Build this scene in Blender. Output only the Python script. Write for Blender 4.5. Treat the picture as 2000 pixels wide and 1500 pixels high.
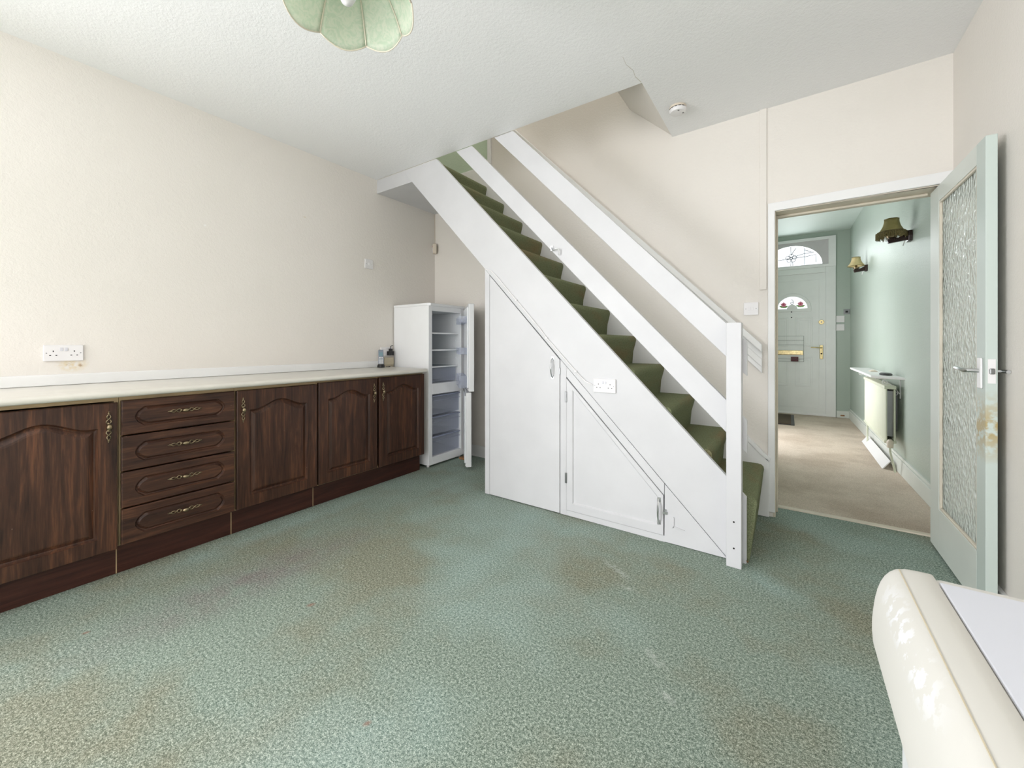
import bpy, bmesh, math, random
from mathutils import Vector, Matrix
random.seed(7)
for o in list(bpy.data.objects): bpy.data.objects.remove(o)
SC = bpy.context.scene
COL = SC.collection
PI = math.pi
R = math.radians

# ------------------------------------------------------------------ camera
cd = bpy.data.cameras.new('camera'); cam = bpy.data.objects.new('camera', cd); COL.objects.link(cam)
cd.sensor_width = 36.0; cd.sensor_fit = 'HORIZONTAL'; cd.lens = 783 / 2000 * 36
cd.shift_y = -79 / 2000; cd.clip_start = 0.02
cam.location = (0, 0, 1.15); cam.rotation_euler = (R(90), 0, R(34.6))
SC.camera = cam
XL_ = -3.225
# ------------------------------------------------------------------ world, light, exposure
w = bpy.data.worlds.new('overcast_sky'); SC.world = w; w.use_nodes = True
bg = w.node_tree.nodes['Background']; bg.inputs[0].default_value = (0.93, 0.96, 1.0, 1); bg.inputs[1].default_value = 1.6
SC.view_settings.view_transform = 'Standard'; SC.view_settings.look = 'None'
SC.view_settings.exposure = 0.13; SC.view_settings.gamma = 1.0; SC.view_settings.use_curve_mapping = False
def area(name, loc, rot, sx, sy, power, col=(1, 1, 1), spread=180):
    l = bpy.data.lights.new(name, 'AREA'); l.shape = 'RECTANGLE'; l.size = sx; l.size_y = sy
    l.energy = power; l.color = col; l.spread = R(spread)
    o = bpy.data.objects.new(name, l); COL.objects.link(o); o.location = loc; o.rotation_euler = rot
    return o
area('daylight_rear_window', (-.70, -3.72, 1.3), (R(90), 0, 0), 2.4, 2.0, 36, (0.955, 0.955, 1.0))
area('daylight_side_window', (XL_ - .14, -2.2, 1.2), (R(90), 0, R(-90)), 2.2, 2.1, 212, (0.955, 0.955, 1.0))
area('hall_fill_light', (-0.62, 5.8, 1.25), (R(90), 0, R(-90)), 1.3, 2.0, 26, (1.0, 0.965, 0.985))  # added fill, out of view, brightens the hallway; no known doorway there
area('daylight_front_fanlight', (0.04, 8.2, 2.55), (R(-90), 0, 0), 0.9, 0.45, 12, (0.96, 0.99, 1.0))
area('landing_fill_light', (-2.0, 2.8, 5.1), (0, 0, 0), 1.6, 0.6, 15, (1.0, 0.99, 0.98))  # added fill high in the stairwell, no known source up there

# ------------------------------------------------------------------ materials
def lin(c):
    return tuple((x / 255 / 12.92) if x / 255 <= 0.04045 else ((x / 255 + 0.055) / 1.055) ** 2.4 for x in c)
def rgba(c): return (*lin(c), 1)
class NT:
    def __init__(s, name):
        m = bpy.data.materials.new(name); m.use_nodes = True; s.m = m; s.t = m.node_tree
        s.n = s.t.nodes; s.b = s.n['Principled BSDF']; s.out = s.n['Material Output']
        s.tc = s.n.new('ShaderNodeTexCoord'); s.P = s.tc.outputs['Object']
    def link(s, a, b): s.t.links.new(a, b)
    def map(s, scale=(1, 1, 1), loc=(0, 0, 0), rot=(0, 0, 0)):
        g = s.n.new('ShaderNodeNewGeometry')
        k = s.n.new('ShaderNodeMapping'); s.link(g.outputs['Position'], k.inputs[0])
        k.inputs['Scale'].default_value = scale; k.inputs['Location'].default_value = loc; k.inputs['Rotation'].default_value = rot
        return k.outputs[0]
    def noise(s, scale, detail=3, rough=.55, vec=None, dist=0):
        k = s.n.new('ShaderNodeTexNoise'); k.inputs['Scale'].default_value = scale; k.inputs['Detail'].default_value = detail
        k.inputs['Roughness'].default_value = rough; k.inputs['Distortion'].default_value = dist
        s.link(vec if vec else s.map(), k.inputs['Vector']); return k.outputs['Fac']
    def voro(s, scale, vec=None, feat='F1'):
        k = s.n.new('ShaderNodeTexVoronoi'); k.feature = feat; k.inputs['Scale'].default_value = scale
        s.link(vec if vec else s.map(), k.inputs['Vector']); return k.outputs['Distance']
    def ramp(s, fac, stops):
        k = s.n.new('ShaderNodeValToRGB'); e = k.color_ramp.elements
        while len(e) < len(stops): e.new(.5)
        for i, (p, c) in enumerate(stops):
            e[i].position = p; e[i].color = rgba(c) if len(c) == 3 else c
        s.link(fac, k.inputs[0]); return k.outputs[0]
    def vramp(s, fac, a, b):
        k = s.n.new('ShaderNodeMapRange'); k.inputs[1].default_value = a; k.inputs[2].default_value = b
        s.link(fac, k.inputs[0]); return k.outputs[0]
    def mix(s, fac, a, b, mode='MIX'):
        k = s.n.new('ShaderNodeMixRGB'); k.blend_type = mode
        for i, v in ((0, fac), (1, a), (2, b)):
            if isinstance(v, (int, float)): k.inputs[i].default_value = v
            elif isinstance(v, tuple): k.inputs[i].default_value = rgba(v) if len(v) == 3 else v
            else: s.link(v, k.inputs[i])
        return k.outputs[0]
    def math(s, op, a, b=0.0):
        k = s.n.new('ShaderNodeMath'); k.operation = op
        for i, v in ((0, a), (1, b)):
            if isinstance(v, (int, float)): k.inputs[i].default_value = v
            else: s.link(v, k.inputs[i])
        return k.outputs[0]
    def blob(s, c, r, rot=0):
        # soft stain mask, elliptical on the floor plane
        mp = s.map(scale=(1 / r[0], 1 / r[1], 1e-6), loc=(0, 0, 0))
        g = s.n.new('ShaderNodeNewGeometry')
        sub = s.n.new('ShaderNodeVectorMath'); sub.operation = 'SUBTRACT'; s.link(g.outputs['Position'], sub.inputs[0]); sub.inputs[1].default_value = (c[0], c[1], 0)
        ro = s.n.new('ShaderNodeVectorRotate'); ro.rotation_type = 'Z_AXIS'; ro.inputs['Angle'].default_value = rot; s.link(sub.outputs[0], ro.inputs[0])
        mu = s.n.new('ShaderNodeVectorMath'); mu.operation = 'MULTIPLY'; s.link(ro.outputs[0], mu.inputs[0]); mu.inputs[1].default_value = (1 / r[0], 1 / r[1], 0)
        ln = s.n.new('ShaderNodeVectorMath'); ln.operation = 'LENGTH'; s.link(mu.outputs[0], ln.inputs[0])
        return s.vramp(ln.outputs['Value'], 1.0, 0.15)
    def bump(s, h, strength=.2, dist=.01):
        k = s.n.new('ShaderNodeBump'); k.inputs['Strength'].default_value = strength; k.inputs['Distance'].default_value = dist
        s.link(h, k.inputs['Height']); s.link(k.outputs[0], s.b.inputs['Normal']); return k.outputs[0]
    def col(s, c):
        if isinstance(c, tuple): s.b.inputs['Base Color'].default_value = rgba(c)
        else: s.link(c, s.b.inputs['Base Color'])
    def set(s, **k):
        for a, v in k.items(): s.b.inputs[a.replace('_', ' ')].default_value = v
MAT = {}
def simple(name, c, rough=.5, metal=0, var=.06, nscale=6, spec=.5, bump=0, bscale=200):
    t = NT(name); d = tuple(max(0, int(x * (1 - var))) for x in c)
    t.col(t.ramp(t.noise(nscale, 4), [(.3, d), (.7, c)]))
    t.b.inputs['Roughness'].default_value = rough; t.b.inputs['Metallic'].default_value = metal
    t.b.inputs['Specular IOR Level'].default_value = spec
    if bump: t.bump(t.noise(bscale, 2), bump, .002)
    MAT[name] = t.m; return t
def wallpaper(name, c1, c2, rough, strength, sc=70, spec=.5):
    t = NT(name)
    c = t.ramp(t.noise(1.1, 3), [(.3, c1), (.7, c2)])
    if name == 'cream_woodchip':
        for ctr, sz, k, cc in (((-3.225, .44, 1.035), (.3, .07, .045), .75, (222, 200, 150)), ((-3.225, .47, 1.03), (.3, .012, .012), .8, (170, 140, 110)), ((-3.225, .425, 1.035), (.3, .01, .01), .7, (176, 150, 120)),
                               ((-3.225, 1.044, 1.944), (.3, .010, .008), .7, (250, 250, 250)), ((-3.225, 1.718, 2.174), (.3, .018, .006), .6, (206, 186, 150))):
            g = t.n.new('ShaderNodeNewGeometry'); v1 = t.n.new('ShaderNodeVectorMath'); v1.operation = 'SUBTRACT'; t.link(g.outputs['Position'], v1.inputs[0]); v1.inputs[1].default_value = ctr
            v2 = t.n.new('ShaderNodeVectorMath'); v2.operation = 'DIVIDE'; t.link(v1.outputs[0], v2.inputs[0]); v2.inputs[1].default_value = sz
            ln = t.n.new('ShaderNodeVectorMath'); ln.operation = 'LENGTH'; t.link(v2.outputs[0], ln.inputs[0])
            c = t.mix(t.math('MULTIPLY', t.math('MULTIPLY', t.vramp(ln.outputs['Value'], 1.0, .2), t.vramp(t.noise(55, 3), .35, .6)), k), c, cc)
    t.col(c)
    h = t.math('ADD', t.noise(sc, 3, .6), t.math('MULTIPLY', t.noise(sc * 2.7, 2), .6))
    t.bump(h, strength, .006); t.set(Roughness=rough); t.b.inputs['Specular IOR Level'].default_value = spec
    MAT[name] = t.m; return t
wallpaper('cream_woodchip', (232, 227, 219), (236, 231, 224), .75, .28, 60)
wallpaper('ceiling_artex', (246, 246, 246), (248, 248, 248), .8, .35, 55)
wallpaper('mint_anaglypta', (172, 186, 174), (180, 192, 182), .36, .45, 75)
wallpaper('mint_ceiling', (214, 226, 219), (218, 229, 222), .5, .5, 70)
wallpaper('landing_green', (190, 210, 184), (198, 216, 194), .35, .4, 60)
simple('white_gloss', (243, 243, 242), .32, var=.02, nscale=3)
simple('white_paint', (214, 214, 216), .45, var=.025, nscale=4)
simple('pale_mint_paint', (222, 227, 220), .4, var=.03, nscale=3)
simple('aged_cream_paint', (228, 219, 200), .45, var=.06)
simple('grey_white_upvc', (238, 240, 238), .3, var=.02)
simple('fridge_white', (240, 241, 242), .25, var=.01)
simple('liner_white', (244, 246, 249), .35, var=.01)
simple('washer_cream', (206, 204, 198), .35, var=.02, nscale=9)
simple('washer_lid', (208, 210, 218), .3, var=.01)
simple('plastic_white', (238, 236, 236), .35, var=.01)
simple('plastic_shade', (214, 214, 220), .35, var=.01)
simple('plastic_cream', (228, 216, 198), .4, var=.02)
simple('black_plastic', (28, 28, 30), .4, var=.2)
simple('dark_hole', (18, 17, 16), .8, var=.1)
simple('brass', (172, 154, 124), .36, 1, var=.35, nscale=60)
simple('bright_brass', (232, 212, 160), .2, 1, var=.15, nscale=30)
simple('chrome', (216, 218, 220), .28, 1, var=.05)
simple('steel_grey', (150, 152, 152), .35, 1, var=.1)
simple('dark_wood', (52, 30, 26), .25, var=.3, nscale=20)
simple('raw_wood', (168, 120, 78), .7, var=.25, nscale=30)
simple('laminate', (230, 226, 216), .28, var=.045, nscale=5)
simple('beige_board', (201, 190, 165), .6, var=.04)
simple('fawn_edge', (190, 165, 125), .6, var=.15)
simple('radiator_cream', (222, 226, 205), .35, var=.02)
simple('lead', (95, 98, 104), .5, .6, var=.1)
simple('grey_phone', (128, 138, 150), .4, var=.05)
simple('blue_grey_screen', (120, 150, 160), .2, var=.05)
simple('doormat', (98, 84, 66), .95, var=.3, nscale=120, bump=.6)
simple('pink_petal', (252, 160, 184), .5, var=.2, nscale=60)
simple('green_leaf', (140, 196, 104), .5, var=.2, nscale=60)
simple('dark_red', (205, 60, 96), .5)
simple('gold_fringe', (150, 136, 90), .8, var=.4, nscale=150)
simple('paper_red', (120, 70, 76), .7, var=.5, nscale=90)
simple('transom_panel', (206, 202, 203), .5, var=.02)
simple('fridge_blue_line', (150, 158, 182), .3)
# oak
def oak(name, c0, c1, c2, vertical=True):
    t = NT(name)
    sc = (14, 14, 1.1) if vertical else (14, 1.1, 14)
    v = t.map(scale=sc)
    n1 = t.noise(2.2, 5, .62, v, .6)
    fine = t.noise(9, 3, .6, t.map(scale=(20, 20, .9) if vertical else (20, .9, 20)))
    f = t.math('ADD', t.math('MULTIPLY', n1, .7), t.math('MULTIPLY', fine, .3))
    c = t.ramp(f, [(.34, c0), (.52, c1), (.7, c2)])
    specks = t.vramp(t.voro(24), .035, .02)
    keep = t.vramp(t.noise(5, 2), .55, .62)
    c = t.mix(t.math('MULTIPLY', t.math('MULTIPLY', specks, keep), .7), c, (205, 190, 175))
    t.col(c); t.set(Roughness=.4); t.b.inputs['Specular IOR Level'].default_value = .35; t.bump(fine, .12, .002); MAT[name] = t.m
oak('dark_oak', (38, 23, 17), (70, 45, 33), (112, 72, 49))
oak('dark_oak_across', (38, 23, 18), (68, 44, 33), (106, 69, 48), False)
oak('plinth_brown', (46, 24, 19), (62, 34, 27), (78, 45, 35), False)
# carpets
def carpet():
    t = NT('green_carpet')
    pile = t.noise(115, 5, .8); pile2 = t.noise(330, 2, .6)
    f = t.math('ADD', t.math('MULTIPLY', pile, .6), t.math('MULTIPLY', pile2, .4))
    base = t.ramp(f, [(.385, (68, 84, 74)), (.5, (130, 145, 132)), (.615, (204, 213, 200))])
    brown = t.ramp(f, [(.385, (72, 78, 64)), (.5, (130, 133, 115)), (.615, (198, 199, 180))])
    teal = t.ramp(f, [(.385, (84, 108, 102)), (.5, (148, 170, 162)), (.615, (212, 225, 218))])
    purple = t.ramp(f, [(.385, (74, 72, 69)), (.5, (126, 120, 116)), (.615, (190, 182, 176))])
    big = t.noise(1.3, 4, .6)
    c = t.mix(t.vramp(big, .47, .62), base, brown)
    c = t.mix(t.math('MULTIPLY', t.vramp(t.noise(.9, 3, .6, t.map(loc=(5, 3, 0))), .52, .66), .6), c, teal)
    for (cx, cy), (rx, ry), rot, k, colr in (
        ((-2.15, .92), (.24, .75), 0, .9, purple), ((-2.45, .45), (.2, .4), 0, .4, brown), ((-.35, .75), (.5, .5), 0, .5, brown),
        ((-1.6, 1.0), (.5, .4), .4, .35, brown), ((-2.62, 1.2), (.12, .9), 0, .7, teal), ((-.1, 2.28), (.22, .14), .4, .8, teal),
        ((.42, 2.6), (.3, .25), 0, .55, teal), ((-1.1, 2.25), (.7, .14), 0, .5, teal), ((-2.35, 2.4), (.22, .5), 0, .35, teal)):
        jag = t.math('MULTIPLY', t.blob((cx, cy), (rx, ry), rot), t.vramp(t.noise(7, 3, .6), .25, .65))
        c = t.mix(t.math('MULTIPLY', jag, k), c, colr)
    for (cx, cy), (rx, ry), rot in (((-.40, 1.50), (.075, .028), .7), ((-.33, 1.36), (.05, .02), .4), ((-.72, 1.98), (.12, .03), .5), ((-.62, 1.86), (.06, .02), .2), ((-1.9, 1.2), (.02, .02), 0)):
        jag = t.math('MULTIPLY', t.blob((cx, cy), (rx, ry), rot), t.vramp(t.noise(45, 3, .6), .42, .6))
        c = t.mix(t.math('MULTIPLY', jag, .5), c, (212, 216, 210))
    for (cx, cy), r in (((-.42, .93), .02), ((-1.73, .95), .02), ((-.3, 1.0), .012), ((-1.05, .75), .014), ((-2.3, .35), .014)):
        c = t.mix(t.math('MULTIPLY', t.blob((cx, cy), (r * .8, r * 1.2), .5), .6), c, (146, 90, 74))
    lint = t.vramp(t.voro(26, t.map(loc=(2, 9, 0))), .03, .018)
    c = t.mix(t.math('MULTIPLY', t.math('MULTIPLY', lint, t.vramp(t.noise(6, 2), .52, .6)), .6), c, (214, 214, 204))
    t.col(c); t.set(Roughness=.95); t.b.inputs['Specular IOR Level'].default_value = .15
    t.bump(f, .5, .006); MAT['green_carpet'] = t.m
    t = NT('beige_carpet'); f = t.noise(190, 3, .65)
    a = t.ramp(f, [(.35, (190, 176, 158)), (.65, (226, 212, 196))]); b = t.ramp(f, [(.35, (168, 152, 134)), (.65, (204, 188, 170))])
    t.col(t.mix(t.vramp(t.noise(1.6, 4, .6), .45, .65), a, b)); t.set(Roughness=.95); t.bump(f, .5, .006); MAT['beige_carpet'] = t.m
    t = NT('olive_carpet'); f = t.noise(230, 3, .65)
    a = t.ramp(f, [(.35, (100, 106, 78)), (.65, (138, 144, 112))]); b = t.ramp(f, [(.35, (112, 98, 70)), (.65, (146, 130, 98))])
    t.col(t.mix(t.math('MULTIPLY', t.vramp(t.noise(5, 4, .6, t.map(scale=(1, .35, 1))), .5, .68), .75), a, b)); t.set(Roughness=.95)
    t.b.inputs['Specular IOR Level'].default_value = .1; t.bump(f, .5, .005); MAT['olive_carpet'] = t.m
carpet()
def clear(name, tint, body, k_t, rough=.08, bumpf=None):
    t = NT(name); t.col(body); t.set(Roughness=rough)
    if bumpf: bumpf(t)
    tr = t.n.new('ShaderNodeBsdfTransparent'); tr.inputs[0].default_value = rgba(tint)
    mx = t.n.new('ShaderNodeMixShader'); mx.inputs[0].default_value = k_t
    t.link(t.b.outputs[0], mx.inputs[1]); t.link(tr.outputs[0], mx.inputs[2]); t.link(mx.outputs[0], t.out.inputs[0]); MAT[name] = t.m
clear('window_glass', (250, 252, 252), (235, 240, 242), .88)
clear('drawer_plastic', (250, 251, 254), (228, 233, 246), .82, .15)
clear('shelf_glass', (240, 246, 248), (225, 235, 240), .6, .1)
def pebble(t):
    h = t.voro(72, t.map(scale=(1, 1, .55)), 'SMOOTH_F1'); n = t.noise(60, 2, .5, t.map(scale=(1, 1, .6)))
    t.bump(t.math('ADD', h, t.math('MULTIPLY', n, .5)), .8, .02); t.b.inputs['Specular IOR Level'].default_value = 1.0
clear('obscured_glass', (240, 245, 242), (230, 238, 232), .18, .045, pebble)
def fabric():
    t = NT('damask_green')
    n = t.noise(30, 3, .6, None, 2.5)
    t.col(t.ramp(n, [(.42, (205, 222, 200)), (.5, (220, 230, 212)), (.58, (232, 236, 220))])); t.set(Roughness=.55)
    t.b.inputs['Subsurface Weight'].default_value = 0
    tl = t.n.new('ShaderNodeBsdfTranslucent'); tl.inputs[0].default_value = rgba((230, 236, 222))
    mx = t.n.new('ShaderNodeMixShader'); mx.inputs[0].default_value = .45
    t.link(t.b.outputs[0], mx.inputs[1]); t.link(tl.outputs[0], mx.inputs[2]); t.link(mx.outputs[0], t.out.inputs[0]); MAT['damask_green'] = t.m
    for nm, ca, cb in (('silk_gold', (222, 206, 156), (238, 224, 178)), ('silk_olive', (182, 170, 112), (202, 190, 134))):
     t = NT(nm); t.col(t.ramp(t.noise(40, 2), [(.3, ca), (.7, cb)])); t.set(Roughness=.6)
     tl = t.n.new('ShaderNodeBsdfTranslucent'); tl.inputs[0].default_value = rgba(cb)
     mx = t.n.new('ShaderNodeMixShader'); mx.inputs[0].default_value = .35
     t.link(t.b.outputs[0], mx.inputs[1]); t.link(tl.outputs[0], mx.inputs[2]); t.link(mx.outputs[0], t.out.inputs[0]); MAT[nm] = t.m
    # door edge paint with a worn grubby patch round the latch
    t = NT('mint_paint_worn'); g = t.n.new('ShaderNodeNewGeometry'); sp = t.n.new('ShaderNodeSeparateXYZ'); t.link(g.outputs['Position'], sp.inputs[0])
    d = t.math('ABSOLUTE', t.math('SUBTRACT', sp.outputs[2], .80)); msk = t.vramp(d, .16, .02)
    c = t.mix(t.math('MULTIPLY', msk, t.vramp(t.noise(38, 3), .38, .56)), (198, 209, 203), (180, 162, 116))
    t.col(c); t.set(Roughness=.45); MAT['mint_paint_worn'] = t.m
    # fascia of the washing machine with flaked paint along its front edge
    t = NT('washer_fascia'); g = t.n.new('ShaderNodeNewGeometry'); sp = t.n.new('ShaderNodeSeparateXYZ'); t.link(g.outputs['Position'], sp.inputs[0])
    a = t.vramp(t.math('ABSOLUTE', t.math('SUBTRACT', sp.outputs[2], .826)), .02, .004)
    b = t.vramp(t.math('ABSOLUTE', t.math('SUBTRACT', sp.outputs[1], .60)), .13, .06)
    n = t.vramp(t.noise(45, 4, .6), .52, .56)
    m = t.math('MULTIPLY', t.math('MULTIPLY', a, b), n)
    t.col(t.mix(m, (200, 198, 191), (216, 217, 219))); t.set(Roughness=.6); MAT['washer_fascia'] = t.m
fabric()

# ------------------------------------------------------------------ mesh helpers
class MB:
    def __init__(s): s.v = []; s.f = []
    def add(s, vs, fs):
        b = len(s.v); s.v += [tuple(p) for p in vs]; s.f += [tuple(i + b for i in f) for f in fs]; return s
    def box(s, x0, x1, y0, y1, z0, z1):
        return s.add([(x0, y0, z0), (x1, y0, z0), (x1, y1, z0), (x0, y1, z0), (x0, y0, z1), (x1, y0, z1), (x1, y1, z1), (x0, y1, z1)],
                     [(0, 3, 2, 1), (4, 5, 6, 7), (0, 1, 5, 4), (1, 2, 6, 5), (2, 3, 7, 6), (3, 0, 4, 7)])
    def prism(s, poly, axis, a, b):
        # poly: 2D points; axis y -> (x,z); axis x -> (y,z); axis z -> (x,y)
        mk = {'y': lambda p, t: (p[0], t, p[1]), 'x': lambda p, t: (t, p[0], p[1]), 'z': lambda p, t: (p[0], p[1], t)}[axis]
        n = len(poly)
        return s.add([mk(p, a) for p in poly] + [mk(p, b) for p in poly],
                     [tuple(range(n)), tuple(range(2 * n - 1, n - 1, -1))] + [(i, (i + 1) % n, n + (i + 1) % n, n + i) for i in range(n)])
    def rings(s, rings, cap0=True, cap1=True, close=True):
        n = len(rings[0]); fs = []
        for k in range(len(rings) - 1):
            for i in range(n if close else n - 1):
                j = (i + 1) % n; fs.append((k * n + i, k * n + j, (k + 1) * n + j, (k + 1) * n + i))
        if cap0: fs.append(tuple(range(n)))
        if cap1: fs.append(tuple(range((len(rings) - 1) * n, len(rings) * n))[::-1])
        return s.add([p for r in rings for p in r], fs)
    def tube(s, pts, r, n=8, caps=True):
        pts = [Vector(p) for p in pts]; rs = r if isinstance(r, (list, tuple)) else [r] * len(pts); out = []
        up = None
        for i, p in enumerate(pts):
            d = (pts[min(i + 1, len(pts) - 1)] - pts[max(i - 1, 0)]).normalized()
            if up is None:
                up = Vector((0, 0, 1)) if abs(d.z) < .9 else Vector((1, 0, 0))
            a = d.cross(up).normalized(); b = a.cross(d).normalized(); up = b
            out.append([p + (a * math.cos(2 * PI * k / n) + b * math.sin(2 * PI * k / n)) * rs[i] for k in range(n)])
        return s.rings(out, caps, caps)
    def lathe(s, prof, c, axis='z', n=20, cap0=True, cap1=True):
        out = []
        for r, h in prof:
            ring = []
            for k in range(n):
                a = 2 * PI * k / n; p, q = r * math.cos(a), r * math.sin(a)
                ring.append({'z': (c[0] + p, c[1] + q, c[2] + h), 'x': (c[0] + h, c[1] + p, c[2] + q), 'y': (c[0] + p, c[1] + h, c[2] + q)}[axis])
            out.append(ring)
        return s.rings(out, cap0, cap1)
    def ball(s, c, rx, ry=None, rz=None, n=12, m=8):
        ry = ry or rx; rz = rz or rx; out = []
        for i in range(m + 1):
            t = PI * (i / m) * .98 + .01 * PI
            out.append([(c[0] + rx * math.sin(t) * math.cos(2 * PI * k / n), c[1] + ry * math.sin(t) * math.sin(2 * PI * k / n), c[2] + rz * math.cos(t)) for k in range(n)])
        return s.rings(out)
    def xf(s, M):
        s.v = [tuple(M @ Vector(p)) for p in s.v]; return s
    def build(s, name, mat, parent=None, smooth=False, bevel=0, seg=2, origin=None, angle=35):
        if origin is None:
            if parent is not None: origin = ORG[parent.name]
            else:
                xs, ys, zs = zip(*s.v); origin = ((min(xs) + max(xs)) / 2, (min(ys) + max(ys)) / 2, min(zs))
        me = bpy.data.meshes.new(name)
        me.from_pydata([(p[0] - origin[0], p[1] - origin[1], p[2] - origin[2]) for p in s.v], [], s.f)
        bm = bmesh.new(); bm.from_mesh(me); bmesh.ops.remove_doubles(bm, verts=bm.verts, dist=1e-6); bmesh.ops.recalc_face_normals(bm, faces=bm.faces); bm.to_mesh(me); bm.free()
        me.materials.append(MAT[mat]); o = bpy.data.objects.new(name, me); COL.objects.link(o)
        if parent is not None: o.parent = parent
        else: o.location = origin
        ORG[o.name] = origin
        if bevel:
            md = o.modifiers.new('bevel', 'BEVEL'); md.width = bevel; md.segments = seg; md.limit_method = 'ANGLE'; md.angle_limit = R(angle)
        if smooth:
            for p in me.polygons: p.use_smooth = True
            if smooth != 'all':
                try: me.set_sharp_from_angle(angle=R(40))
                except Exception: pass
        return o
ORG = {}
def thing(name, loc, label, cat, group=None, kind=None):
    o = bpy.data.objects.new(name, None); COL.objects.link(o); o.location = loc; o.empty_display_size = .05; ORG[o.name] = tuple(loc)
    return tag(o, label, cat, group, kind)
def tag(o, label=None, cat=None, group=None, kind=None):
    if label: o['label'] = label
    if cat: o['category'] = cat
    if group: o['group'] = group
    if kind: o['kind'] = kind
    return o
def struct(o, label, cat): return tag(o, label, cat, None, 'structure')
def box(*a): return MB().box(*a)
def ray_poly(c, ang, poly):
    d = (math.cos(ang), math.sin(ang)); best = None
    for i in range(len(poly)):
        (x1, y1), (x2, y2) = poly[i], poly[(i + 1) % len(poly)]
        ex, ey = x2 - x1, y2 - y1; den = d[0] * ey - d[1] * ex
        if abs(den) < 1e-12: continue
        t = ((x1 - c[0]) * ey - (y1 - c[1]) * ex) / den; u = ((x1 - c[0]) * d[1] - (y1 - c[1]) * d[0]) / den
        if t > 0 and -1e-6 <= u <= 1 + 1e-6 and (best is None or t > best): best = t
    return (c[0] + d[0] * best, c[1] + d[1] * best)
def plate_hole(mb, outer, hole, c, a, b, axis='y'):
    angs = sorted(set(round(math.atan2(p[1] - c[1], p[0] - c[0]), 6) for p in list(outer) + list(hole)))
    O = [ray_poly(c, t, outer) for t in angs]; I = [ray_poly(c, t, hole) for t in angs]
    mk = {'y': lambda p, t: (p[0], t, p[1]), 'x': lambda p, t: (t, p[0], p[1]), 'z': lambda p, t: (p[0], p[1], t)}[axis]
    mb.rings([[mk(p, a) for p in O], [mk(p, a) for p in I], [mk(p, b) for p in I], [mk(p, b) for p in O], [mk(p, a) for p in O]], False, False)
    return mb
def rect(x0, x1, z0, z1): return [(x0, z0), (x1, z0), (x1, z1), (x0, z1)]

# ------------------------------------------------------------------ the setting
XL, XR, YB, YW, H = -3.225, .74, -3.6, 3.17, 2.705
HR = 2.737
UP = 5.2
struct(box(XL - .1, XR + .12, YB - .1, 3.392, -.12, 0).build('floor', 'green_carpet'), 'worn green fitted carpet with stains across the dining room floor', 'floor')
struct(box(-.6, .95, 3.392, 8.1, -.12, .002).build('floor_hall', 'beige_carpet'), 'beige fitted carpet in the hallway beyond the doorway', 'floor')
struct(box(-.085, .735, 3.372, 3.412, -.01, .009).build('trim_1', 'aged_cream_paint', bevel=.003), 'pale threshold strip between green and beige carpets', 'threshold')
mb = box(XL - .1, XL, -.6, YW, 0, UP); plate_hole(mb, [(YB, 0), (-.6, 0), (-.6, 2.95), (YB, 2.95)], [(-3.3, .15), (-1.1, .15), (-1.1, 2.25), (-3.3, 2.25)], (-2.2, 1.2), XL - .1, XL, 'x')
struct(mb.build('wall_left', 'cream_woodchip'), 'long cream woodchip wall above the dark cabinets', 'wall')
# back wall with door opening x -.074..0.668, z ..2.02
mb = MB(); mb.box(XL - .1, -.085, YW, YW + .2, 0, UP); mb.box(.735, 1.0, YW, YW + .2, 0, UP); mb.box(-.085, .735, YW, YW + .2, 2.03, UP)
struct(mb.build('wall_back', 'cream_woodchip'), 'cream woodchip wall behind the staircase and around the doorway', 'wall')
struct(box(XR, XR + .1, YB, YW, 0, UP).build('wall_right', 'cream_woodchip'), 'cream wall behind the open glazed door', 'wall')
mb = MB(); plate_hole(mb, rect(XL - .1, XR + .1, 0, 2.95), rect(-1.9, .5, .3, 2.3), (-.7, 1.3), YB - .1, YB)
struct(mb.build('wall_rear', 'cream_woodchip'), 'cream wall with wide glazing behind the viewer', 'wall')
# ceiling: three slabs round the stairwell
mb = MB(); mb.box(XL, -.72, YB, 2.408, H, H + .23)
mb.add([(-.72, YB, H), (XR, YB, HR), (XR, YW, HR), (-.72, YW, H), (-.72, YB, H + .23), (XR, YB, H + .23), (XR, YW, H + .23), (-.72, YW, H + .23)],
       [(0, 3, 2, 1), (4, 5, 6, 7), (0, 1, 5, 4), (1, 2, 6, 5), (2, 3, 7, 6), (3, 0, 4, 7)])
ceil = struct(mb.build('ceiling', 'ceiling_artex'), 'white textured ceiling with an opening for the stairs', 'ceiling')
MB().tube([(-.722, 2.40, H - .0005), (-.735, 2.33, H - .0005), (-.728, 2.27, H - .0005), (-.745, 2.2, H - .0005), (-.74, 2.13, H - .0005)], [.0010, .0008, .0007, .0006, .0004], 5).build('plaster_crack', 'beige_board', ceil)
struct(box(XL, -2.70, 2.446, YW, 2.58, 2.707).build('ceiling_landing', 'white_paint'), 'white boxed landing underside beside the stair top', 'ceiling')
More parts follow.
